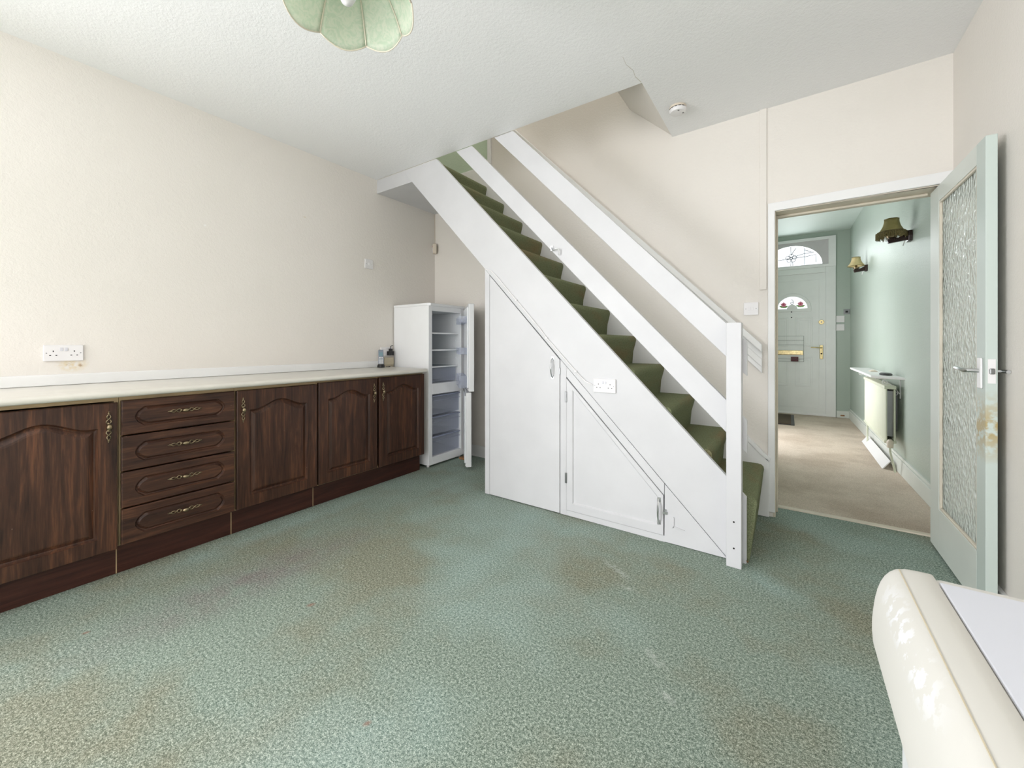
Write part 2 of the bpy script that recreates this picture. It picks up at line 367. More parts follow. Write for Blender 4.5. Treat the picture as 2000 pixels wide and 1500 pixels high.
# stairwell above
mb = MB(); mb.prism([(-.712, H + .002), (-1.045, 3.02), (-1.045, UP), (-.60, UP), (-.60, H + .24), (-.712, H + .24)], 'y', 2.41, YW - .001)
struct(mb.build('wall_bulkhead', 'cream_woodchip'), 'cream sloping bulkhead over the stairwell', 'wall')
struct(box(XL, -.60, 2.31, 2.408, H + .231, UP).build('wall_landing', 'cream_woodchip'), 'cream wall closing the upper stairwell', 'wall')
struct(box(XL - .1, -.5, 2.3, YW + .1, UP, UP + .1).build('ceiling_stairwell', 'ceiling_artex'), 'white ceiling high above the stairs', 'ceiling')
struct(box(XL + .001, -2.47, YW - .006, YW - .0005, 2.72, UP).build('wall_landing_green', 'landing_green'), 'green papered landing wall glimpsed above the stairs', 'wall')
struct(box(-2.475, -2.435, YW - .02, YW - .0002, 2.74, UP).build('trim_2', 'white_gloss', bevel=.003), 'white upright batten edging the green landing paper', 'trim')
struct(box(XL + .001, -2.476, YW - .022, YW - .0065, 2.722, 2.93).build('baseboard_landing', 'white_gloss', bevel=.003), 'white skirting on the landing above the stair top', 'skirting')
# trims on the back wall
struct(box(-.160, -.120, YW - .010, YW + .001, 1.51, 2.72).build('trim_3', 'cream_woodchip', bevel=.002), 'cream pipe boxing strip above the light switch', 'trim')
mb = MB(); mb.box(XL, -1.93, YW - .018, YW + .001, 0, .115)
struct(mb.build('baseboard_back', 'white_gloss', bevel=.005), 'white skirting behind the fridge freezer', 'skirting')
struct(box(XR - .018, XR + .001, .75, YW, 0, .12).build('baseboard_right', 'white_gloss', bevel=.005), 'white skirting under the right hand wall', 'skirting')
struct(box(XL - .001, XL + .016, -.6, 2.58, .927, .985).build('trim_4', 'white_gloss', bevel=.004), 'white painted upstand along the back of the worktop', 'trim')
# door architrave + lining (room side)
mb = MB()
def arch_piece(poly): mb.prism(poly, 'y', YW - .016, YW + .001)
arch_piece([(-.113, 0.035), (-.074, 0.035), (-.074, 2.024), (-.113, 2.079)])
arch_piece([(-.113, 2.079), (-.074, 2.024), (.706, 2.03), (.736, 2.086)])
arch_piece([(.736, 2.086), (.71, 2.03), (.71, 0), (.736, 0)])
struct(mb.build('trim_5', 'white_gloss', bevel=.004), 'white architrave round the hallway doorway', 'architrave')
mb = MB(); mb.box(-.086, -.070, YW, YW + .205, 0, 2.022); mb.box(.712, .736, YW, YW + .205, 0, 2.022); mb.box(-.086, .736, YW, YW + .205, 2.022, 2.04)
mb.box(-.070, -.060, YW + .11, YW + .15, 0, 2.010); mb.box(-.070, .665, YW + .11, YW + .15, 2.008, 2.022)
struct(mb.build('trim_6', 'aged_cream_paint', bevel=.002), 'cream painted lining inside the hallway doorway', 'door lining')
# hall
xw = lambda y: .842 - (y - 3.4) * .0137       # right hall wall leans in slightly towards the front door
HC = 2.91
mb = MB(); mb.prism([(xw(3.37), 3.37), (1.0, 3.37), (1.0, 8.1), (xw(8.1), 8.1)], 'z', 0, HC + .1)
struct(mb.build('wall_hall_right', 'mint_anaglypta'), 'mint green embossed wallpaper on the right of the hallway', 'wall')
mb = MB(); plate_hole(mb, [(3.37, 0), (8.1, 0), (8.1, HC + .1), (3.37, HC + .1)], [(5.1, .01), (6.5, .01), (6.5, 2.3), (5.1, 2.3)], (5.8, 1.2), -.60, -.48, 'x')  # opening added out of view to let the hall fill light in
struct(mb.build('wall_hall_left', 'mint_anaglypta'), 'hidden left hallway wall with an added opening for the fill light', 'wall')
mb = MB(); mb.box(-.6, -.46, 8.0, 8.1, 0, HC); mb.box(.60, 1.0, 8.0, 8.1, 0, HC); mb.box(-.46, .60, 8.0, 8.1, 2.83, HC)
struct(mb.build('wall_hall_end', 'mint_anaglypta'), 'green papered wall around the white front door', 'wall')
struct(box(-.6, 1.0, 3.371, 8.1, HC, HC + .08).build('ceiling_hall', 'mint_ceiling'), 'pale green textured hallway ceiling', 'ceiling')
mb = MB(); mb.prism([(xw(3.40) - .02, 3.40), (xw(3.40) + .01, 3.40), (xw(8.0) + .01, 8.0), (xw(8.0) - .02, 8.0)], 'z', 0.003, .13)
mb.prism([(xw(3.40) - .012, 3.40), (xw(3.40) + .01, 3.40), (xw(8.0) + .01, 8.0), (xw(8.0) - .012, 8.0)], 'z', .13, .155)
struct(mb.build('baseboard_hall_right', 'pale_mint_paint', bevel=.004), 'pale painted skirting along the right of the hallway', 'skirting')
be = struct(box(.612, .78, 7.98, 8.001, .003, .11).build('baseboard_hall_end', 'pale_mint_paint', bevel=.004), 'short scuffed skirting beside the front door', 'skirting')
box(.66, .71, 7.976, 7.981, .03, .05).build('scuff_chip', 'raw_wood', be, bevel=.003)

# ------------------------------------------------------------------ staircase
NX, NZ, G, RS = -.134, .349, .2125, .2155
SL = 1.045
st = thing('staircase', (-1.2, 2.78, 0), 'steep white painted staircase with green carpeted steps and cupboard doors beneath', 'staircase')
def topl(x): return .447 + SL * (-.277 - x)
def L1(x): return 1.667 + 1.0437 * (-1.863 - x)
def L2(x): return .928 + 1.0445 * (-1.222 - x)
for k in range(12):
    x, z = NX - G * k, NZ + RS * k
    if k == 0:
        poly = [(x - G - .03, z), (x - .035, z), (x - .015, z - .004), (x - .003, z - .016), (x, z - .035), (x - .004, z - .06), (x - .012, z - .14), (x - .030, .05), (x - .036, .002), (x - G - .03, .002)]
    else:
        poly = [(x - G - .03, z), (x - .035, z), (x - .015, z - .004), (x - .003, z - .016), (x, z - .035), (x - .006, z - .06), (x - .022, z - .12), (x - .03, z - RS), (x - .05, z - RS), (x - G - .03, z - .04)]
    MB().prism(poly, 'y', 2.441, 3.141).build('carpeted_step', 'olive_carpet', st, smooth=True)
box(XL + .001, NX - G * 11 - G - .031, 2.447, 3.168, 2.708, 2.7205).build('landing_carpet', 'olive_carpet', st)
# outer string: plank from the ceiling down to the floor
xa = -.277 - (H - .447) / SL
mb = MB(); xb = -1.863 - (H - 1.667) / 1.0437
mb.prism([(xb, H - .002), (xa, H - .002), (-.18, topl(-.18)), (-.18, 0.002), (-.263, 0.002)], 'y', 2.41, 2.44)
mb.build('outer_string', 'white_paint', st, bevel=.002)
mb = MB(); mb.prism([(XL + .001, 2.577), (-2.70, 2.577), (xb + .06, H - .002), (XL + .001, H - .002)], 'y', 2.4106, 2.445); mb.build('landing_fascia', 'white_paint', st, bevel=.001)
# cupboard framing under the string
mb = MB(); yf, yb = 2.411, 2.437
mb.prism([(-1.915, 0.003), (-1.872, 0.003), (-1.872, L1(-1.872) - .001), (-1.915, L1(-1.915) - .001)], 'y', yf, yb)
mb.prism([(-1.268, 0.003), (-1.222, 0.003), (-1.222, L1(-1.222) - .001), (-1.268, L1(-1.268) - .001)], 'y', yf, yb)
mb.prism([(-1.222, L2(-1.222)), (-.593, L2(-.593)), (-.593, L1(-.593) - .001), (-1.222, L1(-1.222) - .001)], 'y', yf, yb)
mb.prism([(-.590, 0.003), (-.268, 0.003), (-.590, L1(-.590) - .001)], 'y', yf, yb)
mb.prism([(-1.222, .003), (-.590, .003), (-.590, .038), (-1.222, .038)], 'y', yf, yb)
mb.build('cupboard_frame', 'white_paint', st, bevel=.0015)
box(-1.915, -1.895, 2.44, 3.15, .003, 1.70).build('cupboard_side', 'white_paint', st)
box(-1.89, -.27, 2.46, 2.466, .003, .02).build('cupboard_base', 'dark_hole', st)
mb = MB(); mb.prism([(-1.868, .006), (-1.2725, .006), (-1.2725, 1.042), (-1.868, L1(-1.868) - .006)], 'y', 2.409, 2.433)
td = mb.build('cupboard_door', 'white_paint', st, bevel=.002); td['label'] = 'tall sloping cupboard door under the stairs'
def bowhandle(x, z0, z1, y, parent):
    zc = (z0 + z1) / 2; m = MB()
    m.tube([(x, y, z0), (x, y - .012, z0 + .012), (x, y - .024, z0 + .04), (x, y - .027, zc), (x, y - .024, z1 - .04), (x, y - .012, z1 - .012), (x, y, z1)], [.004, .004, .005, .0065, .005, .004, .004], 8)
    m.box(x - .009, x + .009, y - .003, y + .001, z0 - .006, z0 + .02); m.box(x - .009, x + .009, y - .003, y + .001, z1 - .02, z1 + .006)
    o = m.build('handle', 'chrome', parent, smooth=True); o['label'] = 'chrome bow handle'
bowhandle(-1.325, .915, 1.055, 2.409, td)
box(-1.273, -1.266, 2.404, 2.411, .945, .985).build('latch_plate', 'steel_grey', td)
sp = [(-1.2185, .0415), (-.5965, .0415), (-.5965, L2(-.5965) - .004), (-1.2185, L2(-1.2185) - .008)]
ip = [(-1.175, .092), (-.63, .092), (-.63, .262), (-1.175, L2(-1.175) - .035)]
mb = MB(); F = lambda P, y: [(p[0], y, p[1]) for p in P]
ip2 = [(-1.169, .098), (-.636, .098), (-.636, .258), (-1.169, L2(-1.169) - .041)]
mb.rings([F(sp, 2.434), F(sp, 2.405), F(ip, 2.405), F(ip2, 2.414)])
sd = mb.build('cupboard_door', 'white_paint', st, bevel=.0012); sd['label'] = 'low triangular panelled cupboard door under the stairs'
bowhandle(-.620, .105, .25, 2.405, sd)
for z in (.22, .76): box(-1.228, -1.214, 2.4, 2.408, z, z + .07).build('hinge', 'steel_grey', sd, bevel=.002)
mb = MB(); mb.lathe([(.006, -.012), (.006, 0)], (-.585, 2.411, .19), 'y', 10); mb.box(-.6, -.575, 2.402, 2.411, .165, .18)
mb.build('catch', 'chrome', sd)
# small offcut moulding left on the panel
mb = MB(); mb.box(-.546, -.538, 2.405, 2.412, .10, .158); mb.prism([(-.546, .10), (-.48, .097), (-.538, .108)], 'y', 2.405, 2.412); mb.build('moulding_offcut', 'white_paint', st)
# wall string, rails, newel
def sl_band(x_r, z_r_top, z_r_bot, top=H - .002):
    xt = x_r - (top - z_r_top) / SL; xb_ = x_r - (top - z_r_bot) / SL
    return [(x_r, z_r_bot), (x_r, z_r_top), (xt, top), (xb_, top)]
e = .10
mb = MB(); mb.prism([(-.105, .003), (-.105, .365), (-.14, .40), (-2.55, .40 + SL * 2.41), (-2.75, .40 + SL * 2.41), (-2.75, 2.6), (-.3, .003)], 'y', 3.141, 3.169)
mb.build('wall_string', 'white_gloss', st, bevel=.003)
mb = MB(); mb.prism([(-.10, .375), (-.10, .392), (-.13, .42), (-2.55, .42 + SL * 2.42), (-2.55, .40 + SL * 2.41), (-.14, .398)], 'y', 3.134, 3.169); mb.build('string_capping', 'white_gloss', st, bevel=.002)
mb = MB(); mb.prism(sl_band(-.178, 1.262 - .0995 * SL, 1.084 - .0995 * SL), 'y', 2.411, 2.441); ur = mb.build('upper_rail', 'white_paint', st, bevel=.002)
mb = MB(); mb.prism(sl_band(-.178, .852 - .0995 * SL, .68 - .0995 * SL), 'y', 2.411, 2.441); lr = mb.build('lower_rail', 'white_paint', st, bevel=.002)
mb = MB(); hx, hz = -1.295, 1.775
mb.tube([(hx - .035, 2.409, hz + .03), (hx - .03, 2.40, hz + .02), (hx - .02, 2.392, hz + .005), (hx + .005, 2.388, hz + .012), (hx + .022, 2.388, hz + .010), (hx + .03, 2.392, hz - .012), (hx + .024, 2.396, hz - .03)], .0045, 7)
mb.box(hx - .045, hx - .025, 2.406, 2.411, hz + .008, hz + .042)
o = mb.build('hook', 'chrome', lr, smooth=True); o['label'] = 'small chrome gate hook'
nw = box(-.266, -.197, 2.337, 2.409, 0, 1.258).build('newel_post', 'white_paint', st, bevel=.003)
for z in (.235, .10): MB().lathe([(.0045, -.0012), (.0045, .001)], (-.231, 2.337, z), 'y', 10).build('screw_hole', 'dark_hole', nw)
mb = MB(); mb.tube([(-.205, 2.415, .004), (-.185, 2.42, .01), (-.176, 2.435, .004), (-.182, 2.41, .02)], [.004, .006, .004, .002], 5); mb.build('splintered_end', 'raw_wood', st)
# wall handrail: moulded board along the back wall
mb = MB()
def hr(off_t, off_b, y0, y1, xr=-.145):
    mb.prism([(xr, off_b + SL * (-.145 - xr)), (xr, off_t + SL * (-.145 - xr)), (-2.40, off_t + 1.022 * 2.255), (-2.40, off_b + 1.022 * 2.255)], 'y', y0, y1)
hr(1.10, .95, YW - .022, YW - .0005); hr(1.045, .99, YW - .032, YW - .022); hr(1.145, 1.09, YW - .06, YW - .0005)
mb.build('wall_handrail', 'white_gloss', st, bevel=.006)

# ------------------------------------------------------------------ kitchen base cabinets
XD = -2.70       # door fronts
def outline_arch(w, h, a, at, amp, i, n=18):
    x0, x1, zb = a + i, w - a - i, a + i; pts = []
    for k in range(6): pts.append((x0 + (x1 - x0) * k / 6, zb))
    zs = h - at - i
    for k in range(6): pts.append((x1, zb + (zs - zb) * k / 6))
    for k in range(n):
        t = k / n; x = x1 + (x0 - x1) * t; s_ = abs(t - .5) * 2
        b = .5 * (1 + math.cos(PI * min(1, s_ / .86)))
        pts.append((x, zs + amp * b))
    for k in range(6): pts.append((x0, zs + (zb - zs) * k / 6))
    return pts
def outline_rect(w, h, n=18):
    pts = [(w * k / 6, 0) for k in range(6)] + [(w, h * k / 6) for k in range(6)] + [(w - w * k / n, h) for k in range(n)] + [(0, h - h * k / 6) for k in range(6)]
    return pts
def outline_oct(w, h, ax, az, cut, i):
    x0, x1, z0, z1 = ax + i, w - ax - i, az + i, h - az - i; c = cut; hh = z1 - z0
    return [(x0 + c, z0), (x1 - c, z0), (x1 - c * .28, z0 + hh * .22), (x1, z0 + hh * .42), (x1, z0 + hh * .58), (x1 - c * .28, z1 - hh * .22), (x1 - c, z1), (x0 + c, z1),
            (x0 + c * .28, z1 - hh * .22), (x0, z0 + hh * .58), (x0, z0 + hh * .42), (x0 + c * .28, z0 + hh * .22)]
def outline_rect_oct(w, h):
    return [(0.06, 0), (w - .06, 0), (w, 0), (w, h * .42), (w, h * .58), (w, h), (w - .06, h), (.06, h), (0, h), (0, h * .58), (0, h * .42), (0, 0)]
def place(P, x, y0, z0): return [(x, y0 + p[0], z0 + p[1]) for p in P]
def cab_door(y0, y1, z0, z1, parent, hside):
    w_, h_ = y1 - y0, z1 - z0; T = .023; m = MB(); O = outline_rect(w_, h_); e = .003
    O2 = [(min(max(p[0], e), w_ - e), min(max(p[1], e), h_ - e)) for p in O]
    r = [place(O, XD - T, y0, z0), place(O, XD - e, y0, z0), place(O2, XD, y0, z0)]
    for i, d in ((0, 0), (.004, .008), (.009, .014), (.013, .015), (.021, .010), (.031, .004), (.038, .003)):
        r.append(place(outline_arch(w_, h_, .068, .118, .05, i), XD - d, y0, z0))
    m.rings(r, True, True)
    d = m.build('door', 'dark_oak', parent)
    yh = y1 - .032 if hside > 0 else y0 + .032
    ornate(yh, z1 - .115, True, d)
    return d
def ornate(y, z, vert, parent):
    m = MB(); x = XD
    P = (lambda a, b, c: (x + c, y + b, z + a)) if vert else (lambda a, b, c: (x + c, y + a, z + b))
    for sgn in (-1, 1):
        for ph in (0, 1):
            m.tube([P(sgn * (.015 + .048 * t), .0098 * math.sin(PI * (2.0 * t + ph)) * (1 - .45 * t), .004 + .002 * math.cos(2 * PI * t + ph * PI)) for t in [q / 12 for q in range(13)]], .0027, 6)
        m.ball(P(sgn * .065, 0, .003), .005, n=8, m=6); m.ball(P(sgn * .017, 0, .003), .007, n=8, m=6)
        m.ball(P(sgn * .0725, 0, .002), .003, n=8, m=6)
    a, b = (.0115, .014) if vert else (.014, .0115)
    if vert: m.ball((x + .016, y, z), .0115, .0115, .0155)
    else: m.ball((x + .016, y, z), .0105, .0165, .0105)
    m.tube([(x, y, z), (x + .012, y, z)], .005, 8)
    o = m.build('handle', 'brass', parent, smooth='all'); o['label'] = 'antique brass handle with twisted arms'
def cabinet(y0, y1, label):
    t = thing('base_cabinet', (-2.95, (y0 + y1) / 2, 0), label, 'cabinet', 'dark oak base cabinets along the left wall')
    m = MB(); T = .016; zb, zt, xb_, xf_ = .15, .884, XL + .002, XD - .027
    m.box(xb_, xf_, y0 + .0008, y0 + T, zb, zt); m.box(xb_, xf_, y1 - T, y1 - .0008, zb, zt); m.box(xb_, xf_, y0 + T, y1 - T, zb, zb + T); m.box(xb_, xf_, y0 + T, y1 - T, zt - T, zt); m.box(xb_, xb_ + .006, y0 + T, y1 - T, zb, zt)
    m.build('carcass', 'fawn_edge', t)
    box(XD - .083, XD - .065, y0 + .0012, y1 - .0012, .001, .152).build('plinth', 'plinth_brown', t, bevel=.001)
    if y1 < 2: box(XD - .0665, XD - .0645, y1 - .003, y1 + .0008, .001, .15).build('plinth_joint', 'fawn_edge', t)
    return t
ZT, ZB = .868, .157
c = cabinet(-.480, .527, 'dark oak cabinet at the left edge of the picture with a large arched door')
cab_door(-.474, .019, ZB - .01, ZT - .004, c, -1); cab_door(.026, .519, ZB - .012, ZT - .006, c, 1)
c = cabinet(.527, 1.028, 'dark oak cabinet of four drawers with brass handles')
zz = [(.697, .868), (.518, .690), (.337, .511), (.156, .330)]
for k, (a, b) in enumerate(zz):
    m = MB(); y0, y1 = .5325, 1.0225; w_, h_ = y1 - y0, b - a; O = outline_rect_oct(w_, h_); e = .004
    O2 = [(min(max(p[0], e), w_ - e), min(max(p[1], e), h_ - e)) for p in O]
    r = [place(O, XD - .02, y0, a), place(O, XD - e, y0, a), place(O2, XD, y0, a)]
    for i, d in ((0, 0), (.004, .007), (.008, .009), (.013, .005), (.017, 0.0005)):
        r.append(place(outline_oct(w_, h_, .05, .036, .034, i), XD - d, y0, a))
    m.rings(r); d = m.build('drawer_front', 'dark_oak_across', c); ornate((y0 + y1) / 2 + .008, (a + b) / 2 + .008, False, d)
c = cabinet(1.028, 1.533, 'dark oak single door cabinet right of the drawers with the handle at its left')
cab_door(1.034, 1.528, ZB, ZT - .002, c, -1)
c = cabinet(1.533, 2.528, 'dark oak double door cabinet next to the fridge')
cab_door(1.539, 2.024, ZB + .003, ZT + .006, c, 1); cab_door(2.045, 2.524, ZB - .002, ZT + .008, c, -1)
# worktop with rolled front edge
prof = [(XL + .001, .888), (-2.685, .888), (-2.671, .890), (-2.662, .897), (-2.659, .907), (-2.662, .917), (-2.671, .924), (-2.685, .926), (XL + .001, .926)]
m = MB(); n = len(prof); rings = [[(p[0], y, p[1]) for p in prof] for y in (-.62, 2.525)] + [[(p[0] if p[0] < -3 else p[0] - .015, 2.537, .907 + (p[1] - .907) * .8) for p in prof]]
m.rings(rings); o = m.build('worktop', 'laminate', smooth=True)
tag(o, 'long cream laminate worktop on the dark oak cabinets', 'worktop')

# ------------------------------------------------------------------ fridge freezer, doors ajar
fx0, fx1, fy0, fy1, fz0, fz1 = XL + .012, -2.725, 2.60, 3.085, .022, 1.52
fr = thing('fridge_freezer', (-2.97, 2.845, 0), 'white upright fridge freezer standing with both doors open', 'fridge freezer')
m = MB(); T = .045
m.box(fx0, fx1, fy0, fy0 + T, fz0, fz1 - .018); m.box(fx0, fx1, fy1 - T, fy1, fz0, fz1 - .018)
m.box(fx0, fx1, fy0 + T, fy1 - T, fz0, .095); m.box(fx0, fx1, fy0 + T, fy1 - T, .675, .775); m.box(fx0, fx1, fy0 + T, fy1 - T, 1.455, fz1 - .018); m.box(fx0, fx0 + T, fy0 + T, fy1 - T, .095, 1.455)
m.build('body', 'fridge_white', fr, bevel=.004)
m = MB(); m.prism([(fx0, fy0 - .002), (fx1 - .02, fy0 - .002), (fx1 + .01, fy0 + .018), (fx1 + .012, fy1), (fx0, fy1)], 'z', fz1 - .018, fz1 + .006); m.build('top_cover', 'fridge_white', fr, bevel=.004)
m = MB()
for a, b in ((.096, .674), (.776, 1.454)):
    m.box(fx0 + T, fx0 + T + .004, fy0 + T, fy1 - T, a, b); m.box(fx0 + T, fx1 - .01, fy0 + T, fy0 + T + .004, a, b); m.box(fx0 + T, fx1 - .01, fy1 - T - .004, fy1 - T, a, b)
for z in (1.24, 1.17, 1.10, 1.0, .93):
    for yy in (fy0 + T + .004, fy1 - T - .016): m.box(fx0 + .12, fx1 - .06, yy, yy + .012, z, z + .012)
m.build('inner_liner', 'liner_white', fr)
box(fx1 - .2, fx1 - .1, fy0 + T + .03, fy0 + T + .10, 1.42, 1.454).build('thermostat', 'plastic_white', fr, bevel=.006)
for z in (1.245, 1.085, .925):
    sh = box(fx0 + .06, fx1 - .04, fy0 + T + .006, fy1 - T - .006, z, z + .006).build('shelf', 'shelf_glass', fr)
    box(fx1 - .04, fx1 - .03, fy0 + T + .006, fy1 - T - .006, z - .004, z + .010).build('shelf_trim', 'fridge_white', sh, bevel=.002)
def tray(m, x0, x1, y0, y1, z0, z1, t=.004):
    m.box(x0, x1, y0, y1, z0, z0 + t); m.box(x1 - t, x1, y0, y1, z0 + t, z1); m.box(x0, x0 + t, y0, y1, z0 + t, z1); m.box(x0 + t, x1 - t, y0, y0 + t, z0 + t, z1); m.box(x0 + t, x1 - t, y1 - t, y1, z0 + t, z1)
m = MB(); tray(m, fx0 + .09, fx1 - .045, fy0 + T + .012, fy1 - T - .03, .785, .915); d = m.build('salad_drawer', 'drawer_plastic', fr)
for z0, z1 in ((.10, .28), (.295, .465), (.48, .665)):
    m = MB(); tray(m, fx0 + .09, fx1 - .02, fy0 + T + .008, fy1 - T - .008, z0, z1); m.box(fx1 - .02, fx1 - .002, fy0 + T + .008, fy1 - T - .008, z1 - .055, z1 - .048); d = m.build('freezer_drawer', 'drawer_plastic', fr)
    box(fx1 - .021, fx1 + .0, fy0 + T + .008, fy1 - T - .008, z1 - .012, z1 - .004).build('drawer_lip', 'fridge_blue_line', d, bevel=.002)
for x in (fx1 - .04, fx0 + .05):
    for y in (fy0 + .03, fy1 - .03): MB().lathe([(.014, 0.001), (.014, .008), (.009, .01), (.009, .024)], (x, y, 0), 'z', 12).build('foot', 'plastic_white', fr)
def fdoor(z0, z1, ang, L, racks, lab):
    # built closed along -y from hinge, then swung open
    hx_, hy_ = fx1 + .012, fy1 - .004
    M_ = Matrix.Translation((hx_, hy_, 0)) @ Matrix.Rotation(R(ang), 4, 'Z') @ Matrix.Translation((-hx_, -hy_, 0))
    d = MB().box(hx_, hx_ + .05, hy_ - L, hy_, z0, z1).xf(M_).build('door', 'fridge_white', fr, bevel=.006); d['label'] = lab
    MB().box(hx_ - .012, hx_ - .0005, hy_ - L + .03, hy_ - .03, z0 + .03, z1 - .03).xf(M_).build('door_liner', 'liner_white', d, bevel=.004)
    MB().box(hx_ - .006, hx_ - .0002, hy_ - L + .008, hy_ - .008, z0 + .01, z0 + .022).xf(M_).build('door_seal', 'plastic_white', d)
    for z, hgt in racks:
        m = MB(); tray(m, hx_ - .085, hx_ - .013, hy_ - L + .035, hy_ - .04, z, z + hgt, .003); m.xf(M_).build('door_rack', 'drawer_plastic', d)
fdoor(.715, 1.512, 46, .475, ((1.34, .06), (1.05, .06), (.745, .11)), 'upper fridge door with clear racks')
fdoor(.035, .705, 43, .475, (), 'lower freezer door')
m = MB(); m.box(fx1 - .01, fx1 + .05, fy1 - .04, fy1 - .005, .706, .714); m.lathe([(.007, .695), (.007, .726)], (fx1 + .02, fy1 - .02, 0), 'z', 10); m.build('middle_hinge', 'steel_grey', fr)
o = box(-2.70, -2.63, 2.985, 3.05, .001, .02).build('wood_offcut', 'raw_wood', bevel=.002, origin=(-2.66, 3.0, 0)); tag(o, 'small brown wood offcut on the carpet under the fridge corner', 'wood block')

# ------------------------------------------------------------------ electrical fittings
def plate(name, c, w_, h_, axis, label, cat, parts, mat='plastic_white', group=None):
    # axis 'x': on a wall facing +x ; axis 'y': facing -y. c = centre on the wall
    t = thing(name, (c[0], c[1], c[2] - h_ / 2), label, cat, group)
    def bx(u0, u1, v0, v1, d0, d1):
        if axis == 'x': return MB().box(c[0] + d0, c[0] + d1, c[1] + u0, c[1] + u1, c[2] + v0, c[2] + v1)
        return MB().box(c[0] + u0, c[0] + u1, c[1] - d1, c[1] - d0, c[2] + v0, c[2] + v1)
    bx(-w_ / 2, w_ / 2, -h_ / 2, h_ / 2, 0, .012).build('faceplate', mat, t, bevel=.003)
    for nm, mt, u, v, a, b, d in parts: bx(u - a / 2, u + a / 2, v - b / 2, v + b / 2, .011, .012 + d).build(nm, mt, t, bevel=.0008 if d > .001 else 0)
    return t
def dbl():
    P = []
    for s_ in (-1, 1):
        u = s_ * .038
        P += [('earth_slot', 'dark_hole', u, .010, .004, .008, .0006), ('pin_slot', 'dark_hole', u - .011, -.012, .0065, .0042, .0006), ('pin_slot', 'dark_hole', u + .011, -.012, .0065, .0042, .0006),
              ('switch_rocker', 'plastic_shade', s_ * .009, .020, .011, .018, .003), ('screw', 'steel_grey', s_ * .062, 0, .005, .005, .0006)]
    return P
plate('double_socket', (XL, .407, 1.099), .146, .086, 'x', 'white double socket on the wall above the cabinets at left', 'socket', dbl())
plate('double_socket', (-.952, 2.41, .884), .146, .086, 'y', 'white double socket on the white stair panel', 'socket', dbl())
plate('light_switch', (XL, 2.317, 1.89), .086, .086, 'x', 'white switch plate on the left wall before the stairs', 'switch', [('switch_rocker', 'plastic_white', 0, 0, .01, .022, .004), ('screw', 'steel_grey', .03, 0, .004, .004, .0006), ('screw', 'steel_grey', -.03, 0, .004, .004, .0006)])
plate('light_switch', (-.21, YW, 1.386), .086, .086, 'y', 'white double light switch left of the hallway doorway', 'switch', [('switch_rocker', 'plastic_white', -.008, 0, .012, .022, .004), ('switch_rocker', 'plastic_white', .008, 0, .012, .022, .004), ('screw', 'steel_grey', -.03, 0, .004, .004, .0006), ('screw', 'steel_grey', .03, 0, .004, .004, .0006)])
plate('light_switch', (.66, 8.0, 1.53), .10, .10, 'y', 'upper white switch plate beside the front door', 'switch', [('switch_rocker', 'plastic_white', 0, 0, .02, .03, .004)])
plate('light_switch', (.66, 8.0, 1.40), .10, .10, 'y', 'lower white switch plate beside the front door', 'switch', [('switch_rocker', 'plastic_white', 0, 0, .02, .03, .004)])
t = plate('door_chime', (.735, 8.0, 1.64), .075, .075, 'y', 'small grey square box above the switches by the front door', 'chime', [('dial', 'black_plastic', 0, 0, .03, .03, .004)], 'steel_grey')
# socket with plug behind the phone, and the junction box under it
t = thing('plug_socket', (XL, 2.53, 1.02), 'white socket with a black plug on the wall beside the fridge', 'socket')
box(XL, XL + .012, 2.45, 2.575, 1.03, 1.115).build('faceplate', 'plastic_white', t, bevel=.003)
m = MB(); m.box(XL + .011, XL + .05, 2.515, 2.57, 1.035, 1.075); m.box(XL + .02, XL + .045, 2.53, 2.56, 1.075, 1.10); m.tube([(XL + .03, 2.545, 1.10), (XL + .03, 2.55, 1.125), (XL + .035, 2.57, 1.13)], .004); m.build('plug', 'black_plastic', t, bevel=.004)
t = thing('junction_box', (XL, 2.52, .927), 'beige junction box above the worktop beside the fridge', 'box')
box(XL + .0165, XL + .04, 2.47, 2.578, .945, 1.015).build('cover', 'beige_board', t, bevel=.002)
box(XL + .0165, XL + .03, 2.47, 2.578, .928, .944).build('cable_entry', 'beige_board', t)
m = MB(); m.tube([(XL + .025, 2.463, 1.03), (XL + .028, 2.462, 1.0), (XL + .03, 2.462, .94)], .006); o = m.build('cable_cover', 'plastic_white', t)
# phone in charging cradle
t = thing('cordless_phone', (-3.13, 2.385, .926), 'grey cordless phone standing in its cradle on the worktop', 'phone')
RZ = Matrix.Translation((-3.13, 2.385, .926)) @ Matrix.Rotation(R(-32), 4, 'Z')
m = MB(); m.rings([[(.040 * s_ * math.cos(a), .034 * s_ * math.sin(a), z) for a in [2 * PI * k / 16 for k in range(16)]] for s_, z in ((1, 0.001), (1.02, .012), (.9, .026), (.72, .034))])
m.xf(RZ).build('cradle', 'black_plastic', t, smooth=True)
TL = RZ @ Matrix.Rotation(R(0), 4, 'Z') @ Matrix.Translation((0, 0, .02)) @ Matrix.Rotation(R(12), 4, 'Y').inverted()
TL = RZ @ Matrix.Translation((.006, 0, .018)) @ Matrix.Rotation(R(-10), 4, 'Y')
hs = MB().box(-.011, .011, -.023, .023, 0, .148).xf(TL).build('handset', 'grey_phone', t, bevel=.006)
MB().box(.0108, .0122, -.016, .016, .088, .125).xf(TL).build('screen', 'blue_grey_screen', hs)
m = MB()
for r_ in range(4):
    for q in range(3): m.box(.0108, .0135, -.016 + q * .0115, -.016 + q * .0115 + .009, .012 + r_ * .012, .02 + r_ * .012)
m.box(.0108, .0135, -.016, -.004, .066, .078); m.box(.0108, .0135, .004, .016, .066, .078)
m.xf(TL).build('keypad', 'plastic_white', hs)
